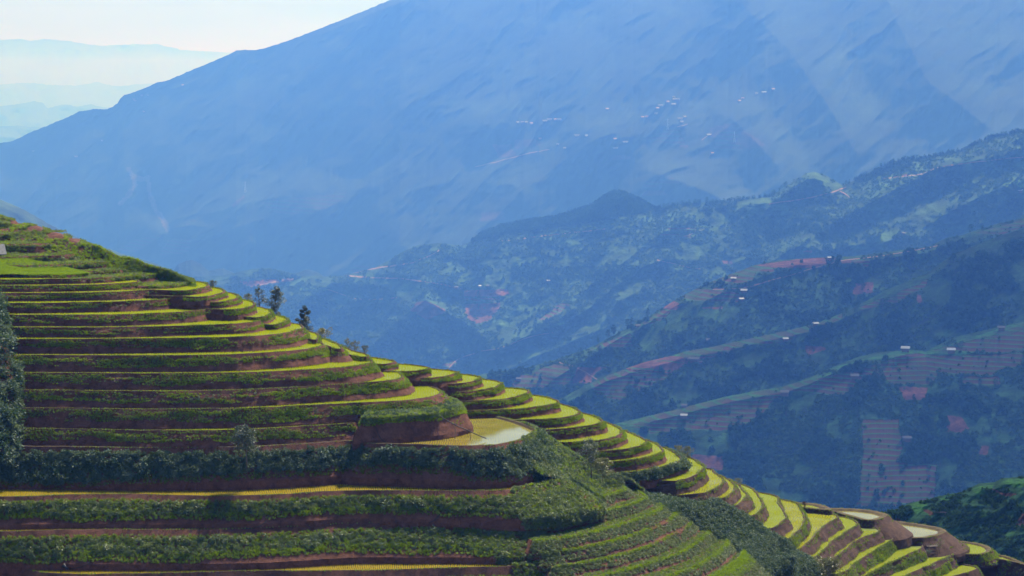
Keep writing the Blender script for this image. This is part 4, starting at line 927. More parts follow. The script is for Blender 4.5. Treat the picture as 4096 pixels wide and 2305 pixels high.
# --- valley floor out to the horizon
xs_ = np.linspace(-48000, 48000, 61); ys_ = np.r_[np.linspace(-400, 20000, 40), np.linspace(22000, 118000, 20)]
X, Y = np.meshgrid(xs_, ys_); Zg = -1400 + 60 * fbm(X * .001, Y * .001, 4, 2) - .0 * Y
M_VAL = slope_mat('valley_ground', .01, .5, 10)
me = mesh_from('ground', np.c_[X.ravel(), Y.ravel(), Zg.ravel()], grid_faces(len(ys_), len(xs_)), M_VAL, True, color=np.tile((.05, .08, .03), (X.size, 1)))
link('ground', me, kind='structure')

# ------------------------------------------------------------------ vegetation on the far slopes
M_FT = leaf_mat('hill_tree_leaf', (.020, .062, .021), (.042, .100, .030), .25, 0)
M_FS = leaf_mat('hill_scrub_leaf', (.035, .085, .027), (.070, .135, .036), .3, 0)
for s in range(4): proto('hilltree', mesh_from('hill_tree', *leafball(70, .75, 1.6, .62, 80 + s, .35, .8, .3), M_FT))
for s in range(3): proto('hillbush', mesh_from('hill_bush', *leafball(26, .8, .9, .7, 90 + s, .4, .9, .3), M_FS))
for s in range(3): proto('pine', mesh_from('hill_pine', *leafball(60, .55, 2.3, .55, 95 + s, .25, .8, .5), M_FT))
def visible_on(L, n, xr, poly=None, dens=None, fronts=()):
    x = rng.uniform(*xr, n); fx = np.interp(x, L.xs, L.cy); bx = np.interp(x, L.xs, L.by); y = fx + 3 + (bx - fx) * rng.random(n)
    ok = (y < 2330)
    if dens is not None: ok &= dens(x, y)
    i = np.clip(((x - L.xs[0]) / (L.xs[1] - L.xs[0])).astype(int), 0, len(L.xs) - 1); v = np.clip((y - L.cy[i]) / (L.by[i] - L.cy[i]), 0, 1) ** .8
    j = (v * (len(L.v) - 1)).astype(int); soil = (L.ter[j, i] > .3) | (L.col[j, i, 0] > .12)
    if L in (E, Fd): ok &= (y - fx) > 26 + 50 * fbm(x * .01, x * 0, 3, 8)
    ok &= ~soil | (rng.random(n) < .05)
    for Fr in fronts: ok &= ~((y > np.interp(x, Fr.xs, Fr.cy, left=1e9) + 12) & (x > Fr.xs[0]))
    return at_layer(L, x[ok], y[ok]), x[ok], y[ok]
HP = {'hilltree': [], 'hillbush': [], 'pine': []}; HS = {k: [] for k in HP}
def hput(k, p, s, f=FS): HP[k].append(p); HS[k].append(s * f * np.ones(len(p)))
wood = TT('1190,604 1210,588 1300,560 1420,535 1490,515 1545,482 1600,500 1650,525 1600,540 1480,560 1400,572 1300,585 1195,607')
p, x, y = visible_on(green, 60000, (600, 4250), dens=lambda x, y: fbm(x * .008, y * .012, 3, 61) + .5 * fbm(x * .03, y * .05, 2, 62) > -.15, fronts=(D,)); hput('hillbush', p, rng.uniform(1.0, 2.8, len(p)))
p, x, y = visible_on(green, 26000, (600, 4250), dens=lambda x, y: fbm(x * .006, y * .011, 4, 63) > .24, fronts=(D,)); hput('hilltree', p, rng.uniform(1.5, 3.6, len(p)))
p, x, y = visible_on(green, 40000, (1850, 2650), dens=lambda x, y: in_poly(x, y, wood)); hput('pine', p, rng.uniform(2.0, 3.0, len(p)))
xx = rng.uniform(1880, 2640, 500); cyy = np.interp(xx, green.xs, green.cy); hput('pine', at_layer(green, xx, cyy + 1), rng.uniform(1.8, 2.8, 500))
xx = np.r_[rng.uniform(3420, 4150, 260), rng.uniform(2640, 3400, 120)]; cyy = np.interp(xx, green.xs, green.cy); m_ = fbm(xx * .02, xx * 0, 3, 64) > -.1; hput('pine', at_layer(green, xx, cyy + 2)[m_], rng.uniform(1.4, 3.2, m_.sum()))
for L, nb, ntr, xr, fr, sb, st in ((D, 12000, 9000, (1950, 4250), (E,), (.8, 2.0), (1.2, 2.6)), (E, 9000, 11000, (2200, 4250), (Fd,), (.7, 1.8), (1.2, 2.6)), (Fd, 16000, 15000, (2450, 4250), (), (.5, 1.5), (.9, 2.4))):
    p, x, y = visible_on(L, nb, xr, fronts=fr, dens=lambda x, y: fbm(x * .01, y * .016, 3, 65) > -.2); hput('hillbush', p, rng.uniform(*sb, len(p)))
    p, x, y = visible_on(L, ntr, xr, fronts=fr, dens=lambda x, y: fbm(x * .007, y * .01, 4, 66) > .17); hput('hilltree', p, rng.uniform(*st, len(p)))
p, x, y = visible_on(Nh, 7000, (3450, 4250), dens=lambda x, y: fbm(x * .02, y * .03, 3, 67) > -.05); hput('hillbush', p, rng.uniform(.3, .9, len(p)), 1.0)
for k, nm, lb in (('hilltree', 'hillside_woodland', 'dark woodland patches covering the far hillsides'), ('hillbush', 'hillside_scrub', 'low green scrub covering the far hillsides'), ('pine', 'pine_forest', 'dark conifer forest on the knoll of the green ridge')):
    pts = np.vstack(HP[k]); scatter(nm, pts, k, np.concatenate(HS[k]), lb, tilt=.08)


# ------------------------------------------------------------------ things
from mathutils.bvhtree import BVHTree
bv = []; bf = []
for o in bpy.data.objects:
    if o.type == 'MESH' and o.name.split('.')[0] in ('terrace', 'hillside_slope', 'hillside'):
        n0 = len(bv); bv += [v.co.copy() for v in o.data.vertices]; bf += [tuple(n0 + i for i in f.vertices) for f in o.data.polygons]
BVH = BVHTree.FromPolygons(bv, bf)
def hit(x, y, out=0.0):
    a, b, c = ray(x, y); d = Vector((float(a), float(b), float(c))).normalized()
    h = BVH.ray_cast(Vector((0, 0, 0)), d)
    return (h[0] - d * out) if h[0] else Vector(atY(x, y, 215 * S))
def drop_to(p):
    h = BVH.ray_cast(Vector((p[0], p[1], 50)), Vector((0, 0, -1)))
    return h[0] if h[0] else Vector(p)
def thing(name, label, cat, loc, group=None, rz=0):
    o = bpy.data.objects.new(name, None); COL.objects.link(o); o.location = loc; o.rotation_euler = (0, 0, rz); o.empty_display_size = .3
    o['label'] = label; o['category'] = cat
    if group: o['group'] = group
    return o
def plain(name, c, rough=.8, metal=0.0, var=.3, sc_=3.0):
    m, n, b = new_mat(name); a = noise_node(n, sc_, 5); r = ramp(n, a.outputs[0], [(.3, tuple(v * (1 - var) for v in c)), (.7, tuple(min(1, v * (1 + var)) for v in c))])
    n.links.new(r.outputs[0], b.inputs['Base Color']); b.inputs['Roughness'].default_value = rough; b.inputs['Metallic'].default_value = metal; return m
M_PIPE = plain('black_plastic', (.012, .012, .014), .7); M_WOOD = plain('weathered_wood', (.20, .15, .10), .85); M_ROOF = plain('pale_sheet_roof', (.42, .43, .45), .6)
M_ROOFG = plain('grey_sheet_roof', (.10, .10, .105), .8); M_ROOFR = plain('rust_roof', (.30, .13, .09), .7); M_WALLW = plain('hut_boards', (.12, .085, .06), .9); M_WALLP = plain('pale_wall', (.55, .52, .48), .9)
M_STEEL = plain('grey_steel', (.45, .47, .5), .5, .3)

# near trees
def make_tree(h, w, crown_lo, nleaf, leaf, mat, seed, sparse=.3, cone=0.0, trunk_r=None):
    r = np.random.default_rng(seed); tr = trunk_r or h * .016; tb = MB()
    pts = [Vector((0, 0, -.6))]; p = Vector((0, 0, 0)); lean = Vector((r.normal(0, .04), r.normal(0, .04), 1))
    for k in range(7): pts.append(p.copy()); p = p + Vector((lean.x * h / 7 + r.normal(0, h * .008), lean.y * h / 7 + r.normal(0, h * .008), h * .93 / 7))
    tb.tube(pts, [tr * 1.25] + [tr * (1 - .12 * k) for k in range(7)], 7)
    cl = []; V = []
    nl = 11
    for k in range(nl):
        t = crown_lo + (1 - crown_lo) * (k + .3) / nl * .95; z = t * h * .93; base = Vector((lean.x * z, lean.y * z, z)); a = k * 2.4 + r.uniform(-.4, .4)
        shape = (1 - .75 * (t - crown_lo) / (1 - crown_lo)) if cone else math.sin(math.pi * min(.97, .2 + .75 * (t - crown_lo) / (1 - crown_lo)))
        ln = w * .5 * max(.25, shape) * r.uniform(.75, 1.1); e = base + Vector((math.cos(a) * ln * .8, math.sin(a) * ln * .8, ln * .45))
        tb.tube([base, (base + e) / 2 + Vector((0, 0, ln * .06)), e], [tr * .42, tr * .28, tr * .12], 5)
        cl.append((e, ln * .55)); cl.append(((base * .45 + e * .55) + Vector((0, 0, ln * .15)), ln * .5))
        if r.random() > sparse: cl.append((e + Vector((r.normal(0, ln * .3), r.normal(0, ln * .3), ln * .25)), ln * .45))
    cl.append((Vector((lean.x * h, lean.y * h, h * .95)), w * .16))
    per = max(8, nleaf // len(cl))
    for c, q in cl:
        q = max(q, w * .10); d = r.normal(size=(per, 3)); d /= np.linalg.norm(d, axis=1)[:, None]; rr = q * (.35 + .65 * r.random(per)) ** .8
        ctr = np.array(c) + d * rr[:, None] * np.array([1, 1, .8])
        u = d * .5 + r.normal(size=(per, 3)) * .6; u[:, 2] -= .25; u /= np.linalg.norm(u, axis=1)[:, None]; s_ = np.cross(u, r.normal(size=(per, 3)) * .5 + [0, 0, 1.0]); s_ /= np.linalg.norm(s_, axis=1)[:, None]
        L = leaf * r.uniform(.6, 1.3, per)[:, None]
        V.append(np.stack([ctr - u * L * .5, ctr + s_ * L * .25, ctr + u * L * .5, ctr - s_ * L * .25], 1).reshape(-1, 3))
    V = np.vstack(V)
    return tb.mesh('trunk', M_BARK, True), mesh_from('crown', V, np.arange(len(V)).reshape(-1, 4), mat)
M_PALE = leaf_mat('pale_leaf', (.06, .085, .05), (.12, .15, .09), .35, .06, .5)
NT = [  # x, base y, top y, width (T pixels), distance, crown start, leaves, material, cone, label
    (535, 731, 705, 20, 237, .15, 900, M_TREE, 0, 'small round dark tree behind the highest lobe of terraces'),
    (596, 768, 750, 26, 236, .1, 600, M_TREEY, 0, 'low olive bush just behind the third lobe from the top'),
    (622, 780, 738, 34, 237, .2, 800, M_TREEY, 0, 'thin olive sapling left of the two tall trees on the skyline'),
    (653, 800, 717, 36, 238, .25, 1100, M_TREE, 0, 'sparse tall tree, the left one of the pair on the spur edge'),
    (692, 815, 719, 46, 238, .18, 2600, M_TREE, 0, 'tallest dense dark tree, the right one of the pair on the spur edge'),
    (766, 842, 770, 46, 236, .08, 2800, M_TREE, 1, 'dense cone-shaped tree standing alone behind the terrace edge'),
    (812, 865, 828, 44, 236, .1, 900, M_TREEY, 0, 'low spreading olive tree between the cone-shaped tree and the clump of three'),
    (873, 893, 849, 24, 236, .15, 900, M_TREE, 0, 'left tree of the clump of three above the saddle'),
    (893, 900, 855, 28, 236.5, .15, 1000, M_TREEY, 0, 'middle tree of the clump of three above the saddle'),
    (917, 905, 868, 26, 236, .15, 900, M_TREE, 0, 'right tree of the clump of three above the saddle'),
    (621, 1180, 1067, 78, 201.2, .38, 1500, M_PALE, 0, 'silvery round tree with bare trunk on the tall shrubby bank'),
    (1488, 1190, 1100, 58, 210.5, .12, 1500, M_PALE, 0, 'pale loose-leaved tree on the knoll in front of the terrace lobes'),
    (1516, 1200, 1152, 52, 210.0, .05, 1300, M_TREEY, 0, 'yellowish bamboo-like bush at the foot of the pale tree'),
    (1705, 1158, 1119, 30, 234, .15, 1100, M_TREEY, 0, 'left olive tree of the two peeking over the edge of the right-hand lobes'),
    (1728, 1160, 1122, 30, 234, .15, 1100, M_TREEY, 0, 'right olive tree of the two peeking over the edge of the right-hand lobes'),
    (1856, 1228, 1203, 26, 236, .1, 600, M_PALE, 0, 'small pale shrub poking over the narrow curved terraces'),
    (1985, 1470, 1398, 66, 211, .1, 2600, M_FERN, 0, 'dark green tree at the bottom edge of the picture'),
    (2088, 1470, 1402, 64, 213.5, .12, 2200, M_TREEY, 0, 'olive tree at the bottom edge right of the dark one'),
    (2364, 1383, 1352, 20, 241.5, .1, 300, M_TREEY, 0, 'spindly sapling beside the bamboo platform below the wide pools'),
    (2023, 1276, 1262, 15, 242, .05, 300, M_SOIL_R, 0, 'small reddish leafless bush behind the highest wide pool'),
    (2335, 1395, 1385, 16, 240, .05, 300, M_TREE, 0, 'tiny shrub left of the bamboo platform')]
for k, (x, yb, yt, wpx, Yt, lo, nlf, mt, cone, lab) in enumerate(NT):
    px = 1.59006; base = atY(x * px, yb * px, Yt * S); d = Yt * S; h = (yb - yt) * px / F * d; ww = wpx * px / F * d
    tm, cm = make_tree(h, ww, lo, int(nlf * 2.2), max(.09, min(.22, ww * .06)), mt, 200 + k, cone=cone)
    t = thing('tree' if h > 2 else 'bush', lab, 'tree' if h > 2 else 'bush', base, 'trees and bushes around the terraced spur')
    link('trunk', tm, t); link('crown', cm, t)

# the black water pipe on its forked sticks
zp = Z['L13']
def on_water(x, y, up_=0.0): p = atZ(x, y, zp); return Vector((p[0], p[1], p[2] + up_))
pe = lambda x, y: (1024 + x / 2.5156, 1500 + y / 2.5156)
s0 = hit(*pe(1845, 413), .25); e0 = on_water(*pe(2318, 662), .25)
f2 = on_water(*pe(2145, 655)); f1 = on_water(*pe(1990, 652))
t = thing('water_pipe', 'long black pipe on thin sticks over the bright pool', 'pipe', f2)
def rel(p, o): return Vector(p) - Vector(o)
mid = []
for k in range(13):
    q = k / 12; p = s0.lerp(e0, q); p.z -= .55 * 4 * q * (1 - q) * (.35 if q < .5 else .2) - .0; mid.append(rel(p, f2))
pm = MB(); pm.tube(mid, [.055] * 13, 8); link('pipe', pm.mesh('pipe', M_PIPE, True), t)
for f_, q in ((f1, .33), (f2, .66)):
    top_ = s0.lerp(e0, q) - Vector((0, 0, .15)); g_ = Vector((top_.x, top_.y, zp)); sm = MB()
    sm.tube([rel(g_ - Vector((0, 0, .2)), f2), rel(g_.lerp(top_, .5) + Vector((.06, 0, 0)), f2), rel(top_ + Vector((0, 0, .1)), f2)], [.045, .04, .03], 6)
    sm.tube([rel(top_ - Vector((0, 0, .15)), f2), rel(top_ + Vector((.18, 0, .25)), f2)], [.03, .02], 6)
    link('support', sm.mesh('support', M_WOOD), t)
# black hoses lying on the banks
for lab, c_, pts in (('black hose drooping down the lowest bank to a funnel at its foot', 'C', '1000,1190 975,1235 930,1290 870,1335 800,1362 700,1378'),
                     ('thin black hose curving down to the middle yellow terrace', 'F', '138,695 145,740 135,820 110,890 60,935 -20,968 -140,975'),
                     ('thin black hose hanging down the bank right of the middle', 'F', '1925,660 1895,740 1850,830 1800,885 1740,912'),
                     ('thin black hose running down the red earth cliff', 'E', '1110,442 1165,470 1205,530 1235,610 1270,660 1320,685')):
    q = P(c_ + ' ' + pts); q = resample(smooth_curve(q, 2), 6); hp = [hit(x, y, .12) for x, y in q]
    hm = MB(); hm.tube([rel(p, hp[-1]) for p in hp], [.035] * len(hp), 6); o = link('hose', hm.mesh('hose', M_PIPE, True), loc=hp[-1], label=lab, cat='hose')
    if 'funnel' in lab:
        fm = MB(); fm.tube([Vector((-.1, 0, 0)), Vector((-.35, 0, .12)), Vector((-.75, 0, .45))], [.06, .1, .28], 10); link('funnel', fm.mesh('funnel', M_PIPE, True), o)
# bamboo platforms
def platform(loc, rz, lab, n=7, w_=3.0, d_=1.6, h=.9):
    t = thing('bamboo_platform', lab, 'platform', loc, 'bamboo racks on the terraces', rz)
    dk = MB()
    for k in range(n): dk.tube([(-w_ / 2, -d_ / 2 + d_ * k / (n - 1), h), (w_ / 2, -d_ / 2 + d_ * k / (n - 1), h + .05)], [.05, .045], 6)
    link('deck', dk.mesh('deck', M_WOOD), t)
    for sx in (-1, 1):
        for sy in (-1, 1):
            lg = MB(); lg.tube([(sx * w_ * .42, sy * d_ * .42, -.3), (sx * w_ * .42, sy * d_ * .42, h + .25)], [.06, .05], 6); link('leg', lg.mesh('leg', M_WOOD), t)
pk = lambda x, y: (3072 + x / 1.4219, 1729 + y / 1.4219)
platform(hit(*pk(935, 662)), .3, 'grey bamboo platform on the bank below the wide pools', 6, 1.7, .9, .35)
platform(at_layer(Nh, *pk(980, 472)), -.3, 'pale bamboo rack on the small shaded hill', 8, 3.4, 2.2, .9)
# huts
def make_hut(w_, d_, h, roofm, wallm, flat=False, posts=True):
    """returns meshes: walls, roof, post"""
    wb = MB(); wb.box((0, 0, h * .5 - .4), (w_ * .86, d_ * .8, h + .8))
    rf = MB(); ov = .14 * d_; hh = (.22 if flat else .38) * d_
    for sy in (-1, 1):
        a = [(-w_ * .58, sy * (d_ / 2 + ov), h - .1), (w_ * .58, sy * (d_ / 2 + ov), h - .1), (w_ * .58, 0, h + hh), (-w_ * .58, 0, h + hh)]
        rf.add(a + [(x, y, z - .12) for x, y, z in a], [(0, 1, 2, 3), (7, 6, 5, 4), (0, 4, 5, 1), (1, 5, 6, 2), (2, 6, 7, 3), (3, 7, 4, 0)])
    ps = MB(); ps.tube([(0, 0, -.8), (0, 0, h)], [.10, .09], 6)
    dr = MB(); dr.box((w_ * .15, -d_ * .4 - .03, h * .35 - .1), (w_ * .18, .06, h * .7))
    return [('wall', wb.mesh('wall', wallm)), ('roof', rf.mesh('roof', roofm)), ('door', dr.mesh('door', M_WALLW))], ps.mesh('post', M_WOOD)
def place_hut(kit, name, loc, rz, s_, lab, group, w_, d_, posts=True):
    t = thing(name, lab, 'hut' if name == 'hut' else 'house', loc, group, rz); t.scale = (s_,) * 3
    for nm, me in kit[0]: link(nm, me, t)
    if posts:
        for sx in (-1, 1): link('post', kit[1], t, loc=(sx * w_ * .5, -d_ * .52, 0))
K_P = make_hut(6, 4, 2.4, M_ROOF, M_WALLW); K_G = make_hut(6, 4, 2.4, M_ROOFG, M_WALLW); K_L = make_hut(11, 4, 2.2, M_ROOFG, M_WALLW)
HUTS = [(D, 2934, 1118, 'P', 'upper white-roofed hut on the striped fields of the highest shaded ridge', 1.1), (D, 2976, 1168, 'P', 'white-roofed hut below the pale track on the shaded ridge', 1.3), (D, 2965, 1200, 'P', 'lowest of the three white-roofed huts on the shaded ridge', 1.0),
        (D, 2552, 1306, 'G', 'brown hut among trees on the crest of the shaded ridge', 1.0), (D, 3318, 1034, 'P', 'white shed on the red steps along the ridge crest', .9), (D, 2075, 1519, 'G', 'small hut at the left foot of the shaded ridge above the terraces', 1.0),
        (E, 2773, 1441, 'L', 'long grey-roofed hut on the pink earth steps', 1.1), (E, 2802, 1449, 'G', 'tiny shed just right of the long grey-roofed hut', .6), (E, 3262, 1300, 'P', 'pale hut beside dark trees on the middle shaded spur', 1.0), (E, 3142, 1360, 'P', 'pale hut above a small green field on the middle shaded spur', .9), (D, 2836, 1364, 'G', 'dark hut in the fold behind the middle shaded spur', 1.1),
        (Fd, 3622, 1402, 'P', 'white-roofed hut on the skyline of the nearest striped fields', 1.15), (Fd, 3805, 1408, 'P', 'grey-white hut in the bright green strip of the nearest fields', 1.1), (Fd, 4006, 1318, 'G', 'grey hut on the upper right edge of the striped fields', 1.0), (Fd, 3419, 1512, 'G', 'slate-roofed hut in the middle of the striped fields', 1.1), (Fd, 3139, 1578, 'G', 'dark hut at the lower left corner of the striped fields', 1.15),
        (Fd, 2737, 1600, 'G', 'low hut roof just showing on the left crest of the nearest fields', .8), (Fd, 3627, 1761, 'G', 'slate-roofed hut beside the tall block of striped fields', 1.1), (Fd, 2736, 1668, 'P', 'pale blue-grey roof above a round tree in the striped fields', .9),
        (green, 1921, 1146, 'P', 'middle hut above the red terraced patch on the sunlit ridge', 1.2), (green, 1952, 1144, 'G', 'right hut above the red terraced patch on the sunlit ridge', 1.1), (green, 1826, 1152, 'G', 'left hut above the red terraced patch on the sunlit ridge', 1.4), (green, 2193, 1124, 'P', 'lone pale hut half way up the sunlit ridge', 1.1), (green, 4080, 767, 'P', 'white hut near the right edge high on the sunlit ridge', 1.6), (green, 3614, 934, 'G', 'small hut in scrub on the right part of the sunlit ridge', 1.1)]
for L, x, y, kd, lab, s_ in HUTS:
    kit, w_, d_ = {'P': (K_P, 6, 4), 'G': (K_G, 6, 4), 'L': (K_L, 11, 4)}[kd]
    place_hut(kit, 'hut', at_layer(L, x, y + 3, 1.5), rng.uniform(-.35, .35), s_ * FS * .55, lab, 'field huts on the far slopes', w_, d_)
hk = make_hut(7, 5, 2.6, M_ROOFG, M_WALLW)
place_hut(hk, 'hut', atY(-58, 1062, 236 * S), .35, .62, 'grey corrugated hut roof at the left edge above the grassy hump', 'field huts on the far slopes', 7, 5)
# hamlet houses on the big mountain
M_HR = plain('far_white_roof', (.11, .11, .12), .7); M_HW = plain('far_pale_wall', (.20, .19, .18), .9)
K_H = [make_hut(12, 8, 4, M_HR, M_HW), make_hut(12, 8, 4, M_ROOFR, M_HW), make_hut(20, 8, 4, M_HR, M_HW)]
hB = [(365, 408), (405, 407), (440, 407), (485, 418), (640, 383), (690, 384), (725, 384), (600, 396), (1135, 294), (1475, 360), (1440, 365), (1553, 333), (1595, 264), (1567, 288), (1655, 232), (1708, 211), (1740, 211), (1710, 191), (1705, 254), (1763, 377), (1800, 361), (1775, 404), (2300, 203), (2270, 224), (2418, 161), (2480, 151), (2562, 124), (558, 549), (875, 522), (955, 523), (712, 596), (770, 630), (1203, 551), (1290, 578), (1205, 630), (2040, 674), (2010, 516)]
hA = [(1205, 900), (1195, 888), (1285, 998), (1630, 762), (1265, 852), (1320, 850), (295, 1349), (680, 1398), (910, 1255)]
def where(x, y):
    if x < 900: return 'on the shoulder of the big blue mountain at the left'
    return 'in the scattered hamlet half way up the big blue mountain' if y < 560 else 'in the lower hamlet of the big blue mountain'
for (x, y) in [tuple(p) for p in cB(hB)] + [tuple(p) for p in crop(0, 0, 2.231, hA)]:
    j = int(rng.integers(0, 3)); place_hut(K_H[j], 'house', at_layer(mtn, x, y + 2, 6), rng.uniform(-.6, .6), 1.05, ['tiny white-roofed house ', 'tiny rust-roofed house ', 'tiny long white-roofed house '][j] + where(x, y), 'hamlet houses on the big mountain', 12, 8, False)
# lattice pylons on the mountain
def pylon_mesh(h):
    b_ = MB()
    for sx in (-1, 1):
        for sy in (-1, 1): b_.tube([(sx * h * .09, sy * h * .09, 0), (sx * h * .03, sy * h * .03, h * .6), (sx * h * .012, sy * h * .012, h)], [h * .008] * 3, 4)
    for k in range(7):
        z0, z1 = h * k / 7.5, h * (k + 1) / 7.5; a0, a1 = h * (.09 - .085 * z0 / h), h * (.09 - .085 * z1 / h)
        for q in (-1, 1): b_.tube([(-a0, q * a0, z0), (a1, q * a1, z1)], [h * .004] * 2, 4); b_.tube([(a0, q * a0, z0), (-a1, q * a1, z1)], [h * .004] * 2, 4)
    am = MB()
    for z in (.66, .78, .90): am.tube([(-h * .14, 0, h * z), (0, 0, h * z + h * .02), (h * .14, 0, h * z)], [h * .005] * 3, 4)
    return b_.mesh('tower', M_STEEL), am.mesh('crossarms', M_STEEL)
for (x, y0, y1), lab in zip([(*cB([(1655, 470)])[0], 0), (*cB([(2228, 580)])[0], 0), (*cA([(1360, 400)])[0], 0)], ('grey lattice pylon above the terraced fields of the big mountain', 'fainter grey lattice pylon on the right side of the big mountain', 'grey lattice pylon low on the left side of the big mountain')):
    b_ = at_layer(mtn, x, y0, 5); hgt = 44 / F * b_[1]; t = thing('pylon', lab, 'pylon', b_, 'pylons on the big mountain'); a_, c_ = pylon_mesh(hgt); link('tower', a_, t); link('crossarms', c_, t)
# single trees that stand out on the far slopes
TK = []
for s_i in range(5):
    h = 8 + 2 * (s_i % 3); TK.append(make_tree(h, h * (.62 + .1 * (s_i % 2)), .12, 420, h * .09, M_FT, 300 + s_i, cone=(s_i == 4)))
g4 = c4([(1358, 190), (1395, 225), (1545, 95), (1240, 250), (1190, 280), (1100, 330), (940, 485), (1110, 460), (1500, 260), (1430, 310), (1600, 240), (1240, 720 - 500)])
sets = [(D, list(map(tuple, g4)), 'dark tree standing on the crest of the highest shaded ridge', 1.25),
        (D, [(3344, 1110), (3680, 1120), (3820, 1060), (4050, 1000), (3880, 930), (3930, 920), (3300, 1180), (3450, 1160), (3570, 1230), (2880, 1250), (3000, 1290)], 'dark tree on the upper part of the shaded ridge', 1.1),
        (E, [(*p,) for p in c4([(1620, 740), (2305, 490), (1360, 850), (1430, 860), (1760, 750), (2400, 500), (1900, 700), (1820, 760), (1060, 870), (1200, 1020)])] + [(*p,) for p in d1([(540, 500), (385, 590), (1295, 230), (945, 330), (845, 370), (960, 660), (1180, 300), (640, 600)])], 'dark tree on the middle shaded spur', 1.15),
        (Fd, [(*p,) for p in d1([(460, 910), (1885, 665), (315, 1240), (2080, 1400), (2200, 1400), (2360, 890), (2190, 980), (1870, 1000), (1460, 1130), (2050, 990), (1250, 1200), (960, 1260), (700, 1230), (1620, 1000), (1780, 1080)])] + [(*p,) for p in d2_([(65, 370), (800, 280), (1910, 650), (700, 590), (540, 560), (950, 830), (420, 480), (1200, 680), (860, 500), (1640, 450)])], 'dark tree among the nearest shaded fields', 1.0)]
def far_tree(j, loc, s_, lab, grp):
    t = thing('tree', lab, 'tree', loc, grp, rng.uniform(0, 6)); t.scale = (s_,) * 3
    link('trunk', TK[j][0], t); link('crown', TK[j][1], t)
for L, pts_, lab, s_ in sets:
    for x, y in pts_: far_tree(int(rng.integers(0, 5)), at_layer(L, x, y + 6, 1), s_ * rng.uniform(.8, 1.25) * FS / 2.1, lab, lab.replace('tree ', 'trees ', 1))
far_tree(2, at_layer(Fd, 3508, 1535, 1), 2.0, 'largest dark tree jutting up in front of the striped fields', 'dark trees among the nearest shaded fields')
xs3 = np.sort(rng.uniform(2650, 4090, 46))
for x in xs3: far_tree(int(rng.integers(0, 5)), at_layer(green, x, np.interp(x, green.xs, green.cy) + rng.uniform(1, 10), 1), rng.uniform(.9, 1.9), 'small tree on the skyline of the sunlit ridge', 'trees along the skyline of the sunlit ridge')
kk_ = 0
while kk_ < 60:
    x = rng.uniform(1000, 4090); c_ = np.interp(x, green.xs, green.cy); y = c_ + rng.uniform(15, 430)
    if y > np.interp(x, D.xs, D.cy, left=1500) - 4 or y > 1480 or y > 1000 + (x - 800) * .36: continue
    kk_ += 1; far_tree(int(rng.integers(0, 5)), at_layer(green, x, y, 1), rng.uniform(1.0, 2.2), 'dark tree dotted on the face of the sunlit ridge', 'trees dotted over the sunlit ridge')

# ------------------------------------------------------------------ dirt tracks
M_TRACK = plain('track_earth', (.26, .15, .10), .95, var=.3, sc_=.5)
def track(L, pts, wpx, seed=0):
    q = resample(smooth_curve(pts, 2), 8); q[:, 1] += 2 * fbm(q[:, 0] * .05, q[:, 0] * 0 + seed, 3, 5)
    wv = wpx * (.75 + .5 * vnoise(q[:, 0] * .05, q[:, 0] * 0, seed))
    a = at_layer(L, q[:, 0], q[:, 1] - wv / 2, 1.2); b = at_layer(L, q[:, 0], q[:, 1] + wv / 2, 1.2)
    V = np.stack([a, b], 1).reshape(-1, 3); n = len(q); i = np.arange(n - 1) * 2
    link('dirt_track', mesh_from('dirt_track', V, np.stack([i, i + 1, i + 3, i + 2], -1), M_TRACK), kind='structure')
for L, q, w_ in ((green, c1([(170, 705), (450, 665), (600, 635), (740, 600), (860, 555)]), 4), (green, c1([(800, 590), (850, 610), (890, 650)]), 4), (green, c1([(1180, 480), (1350, 460), (1530, 445), (1620, 400), (1700, 375), (1900, 345), (2200, 310), (2445, 285)]), 3.5),
                 (green, c2([(0, 148), (150, 135), (310, 105), (500, 85), (720, 60), (940, 35)]), 4), (green, c2([(1385, 305), (1450, 325), (1560, 350), (1700, 385), (1790, 395)]), 3), (green, c2([(1640, 660 - 560), (1700, 90), (1740, 60)]), 3),
                 (green, c3([(1500, 0), (1440, 40), (1350, 75), (1290, 105), (1130, 125), (900, 160), (740, 195)]), 5), (green, c3([(760, 205), (1000, 222), (1200, 225), (1420, 255), (1490, 265), (1620, 300), (1680, 310)]), 5), (green, c3([(0, 295), (180, 255), (350, 228)]), 4),
                 (green, c3([(620, 315), (720, 350), (840, 395), (1050, 390), (1180, 375)]), 3), (green, c3([(1830, 800), (2000, 780), (2200, 690), (2400, 655)]), 3), (green, c3([(1570, 945), (1610, 890), (1700, 840), (1790, 820)]), 4),
                 (D, c2([(2454, 485), (2300, 530), (2140, 572), (1900, 575)]), 4), (D, c1([(0, 1445), (150, 1400), (400, 1330), (600, 1270), (800, 1210), (1120, 1180), (1600, 1095), (1680, 1075)]), 3.5), (D, c4([(740, 540), (760, 565), (850, 580), (900, 600), (980, 640), (1090, 710)]), 5),
                 (Fd, c4([(1925, 795), (1960, 780), (1985, 775)]), 4), (mtn, cB([(0, 790), (150, 755), (380, 695), (520, 660), (640, 640)]), 2.5), (mtn, cB([(1735, 448), (1780, 435), (1825, 420)]), 2.5), (mtn, cB([(2005, 515), (1945, 560)]), 2)):
    track(L, q, w_, int(q[0][0]) % 50)

# ------------------------------------------------------------------ clouds (outside the haze) that shade parts of the valley
M_CLOUD, _n, _b = new_mat('cloud_vapour'); _b.inputs['Base Color'].default_value = (.9, .9, .92, 1); _b.inputs['Roughness'].default_value = 1
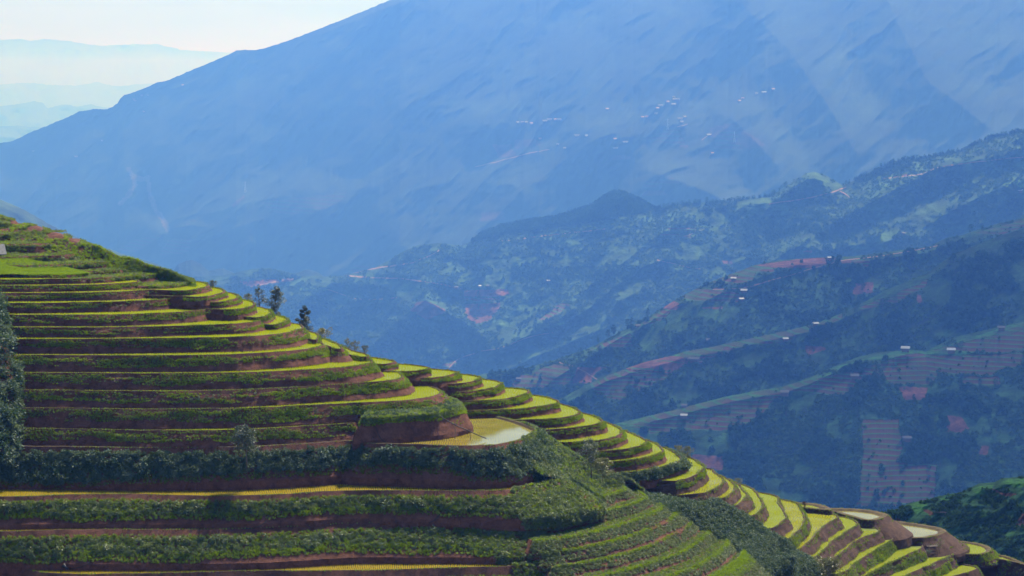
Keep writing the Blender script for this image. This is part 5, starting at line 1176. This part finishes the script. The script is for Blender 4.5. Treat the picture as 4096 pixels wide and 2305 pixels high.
# thin towards its rim: light filters through, so its shade has soft edges
_t = _n.nodes.new('ShaderNodeTexCoord'); _s = _n.nodes.new('ShaderNodeSeparateXYZ'); _n.links.new(_t.outputs['Generated'], _s.inputs[0])
_q = mathn(_n, 'SQRT', mathn(_n, 'ADD', mathn(_n, 'POWER', mathn(_n, 'SUBTRACT', _s.outputs[0], .5), 2.0), mathn(_n, 'POWER', mathn(_n, 'SUBTRACT', _s.outputs[1], .5), 2.0)))
_w = noise_node(_n, 3.5, 4, vec=_t.outputs['Generated'])
_q = mathn(_n, 'ADD', _q, mathn(_n, 'MULTIPLY', mathn(_n, 'SUBTRACT', _w.outputs[0], .5), .12))
_r = ramp(_n, _q, [(.12, (.50, .50, .50)), (.45, (0, 0, 0))]); _r.color_ramp.interpolation = 'EASE'
_n.links.new(_r.outputs[0], _b.inputs['Alpha'])
def cloud(ground, h, rx, ry, seed, lab):
    cx = ground[0] + (h - lab) / math.tan(SUN_EL) * math.sin(SUN_AZ); cyy = ground[1] + (h - lab) / math.tan(SUN_EL) * math.cos(SUN_AZ)
    nu, nv = 72, 36; u, v = np.meshgrid(np.linspace(0, 2 * math.pi, nu), np.linspace(0, math.pi, nv))
    r = (abs(np.cos(u)) ** 4 + abs(np.sin(u)) ** 4) ** -.25 * (1 + .12 * fbm(np.cos(u) * 2 + seed, np.sin(u) * 2 + v, 4, seed))
    V = np.stack([cx + rx * r * np.sin(v) * np.cos(u), cyy + ry * r * np.sin(v) * np.sin(u), h + np.where(np.cos(v) > 0, .2, .05) * min(rx, ry) * np.cos(v) * (1 + .6 * fbm(np.cos(u) * np.sin(v) * 5, np.sin(u) * np.sin(v) * 5, 4, seed + 3))], -1)
    link('cloud', mesh_from('cloud', V.reshape(-1, 3), grid_faces(nv, nu), M_CLOUD, True), kind='structure')
cloud((1050, 3350), 5200, 1700, 3200, 3, -450)
cloud((170, 745), 3000, 240, 240, 5, -110)

# ------------------------------------------------------------------ air: blue haze filling the valley
hb = MB(); hb.box((0, 60000, -255), (120000, 121000, 2690)); 
mh = bpy.data.materials.new('haze'); mh.use_nodes = True; n = mh.node_tree; n.nodes.clear(); out = n.nodes.new('ShaderNodeOutputMaterial')
pv = n.nodes.new('ShaderNodeVolumePrincipled')
HAZE_D = 1.38e-4
pv.inputs['Color'].default_value = (.088, .255, 1.0, 1); pv.inputs['Absorption Color'].default_value = (1, .88, 1, 1)
pv.inputs['Density'].default_value = HAZE_D; pv.inputs['Anisotropy'].default_value = .5
n.links.new(pv.outputs[0], out.inputs['Volume'])
link('haze', hb.mesh('haze', mh), kind='stuff', label='blue haze filling the air of the valley', cat='haze')
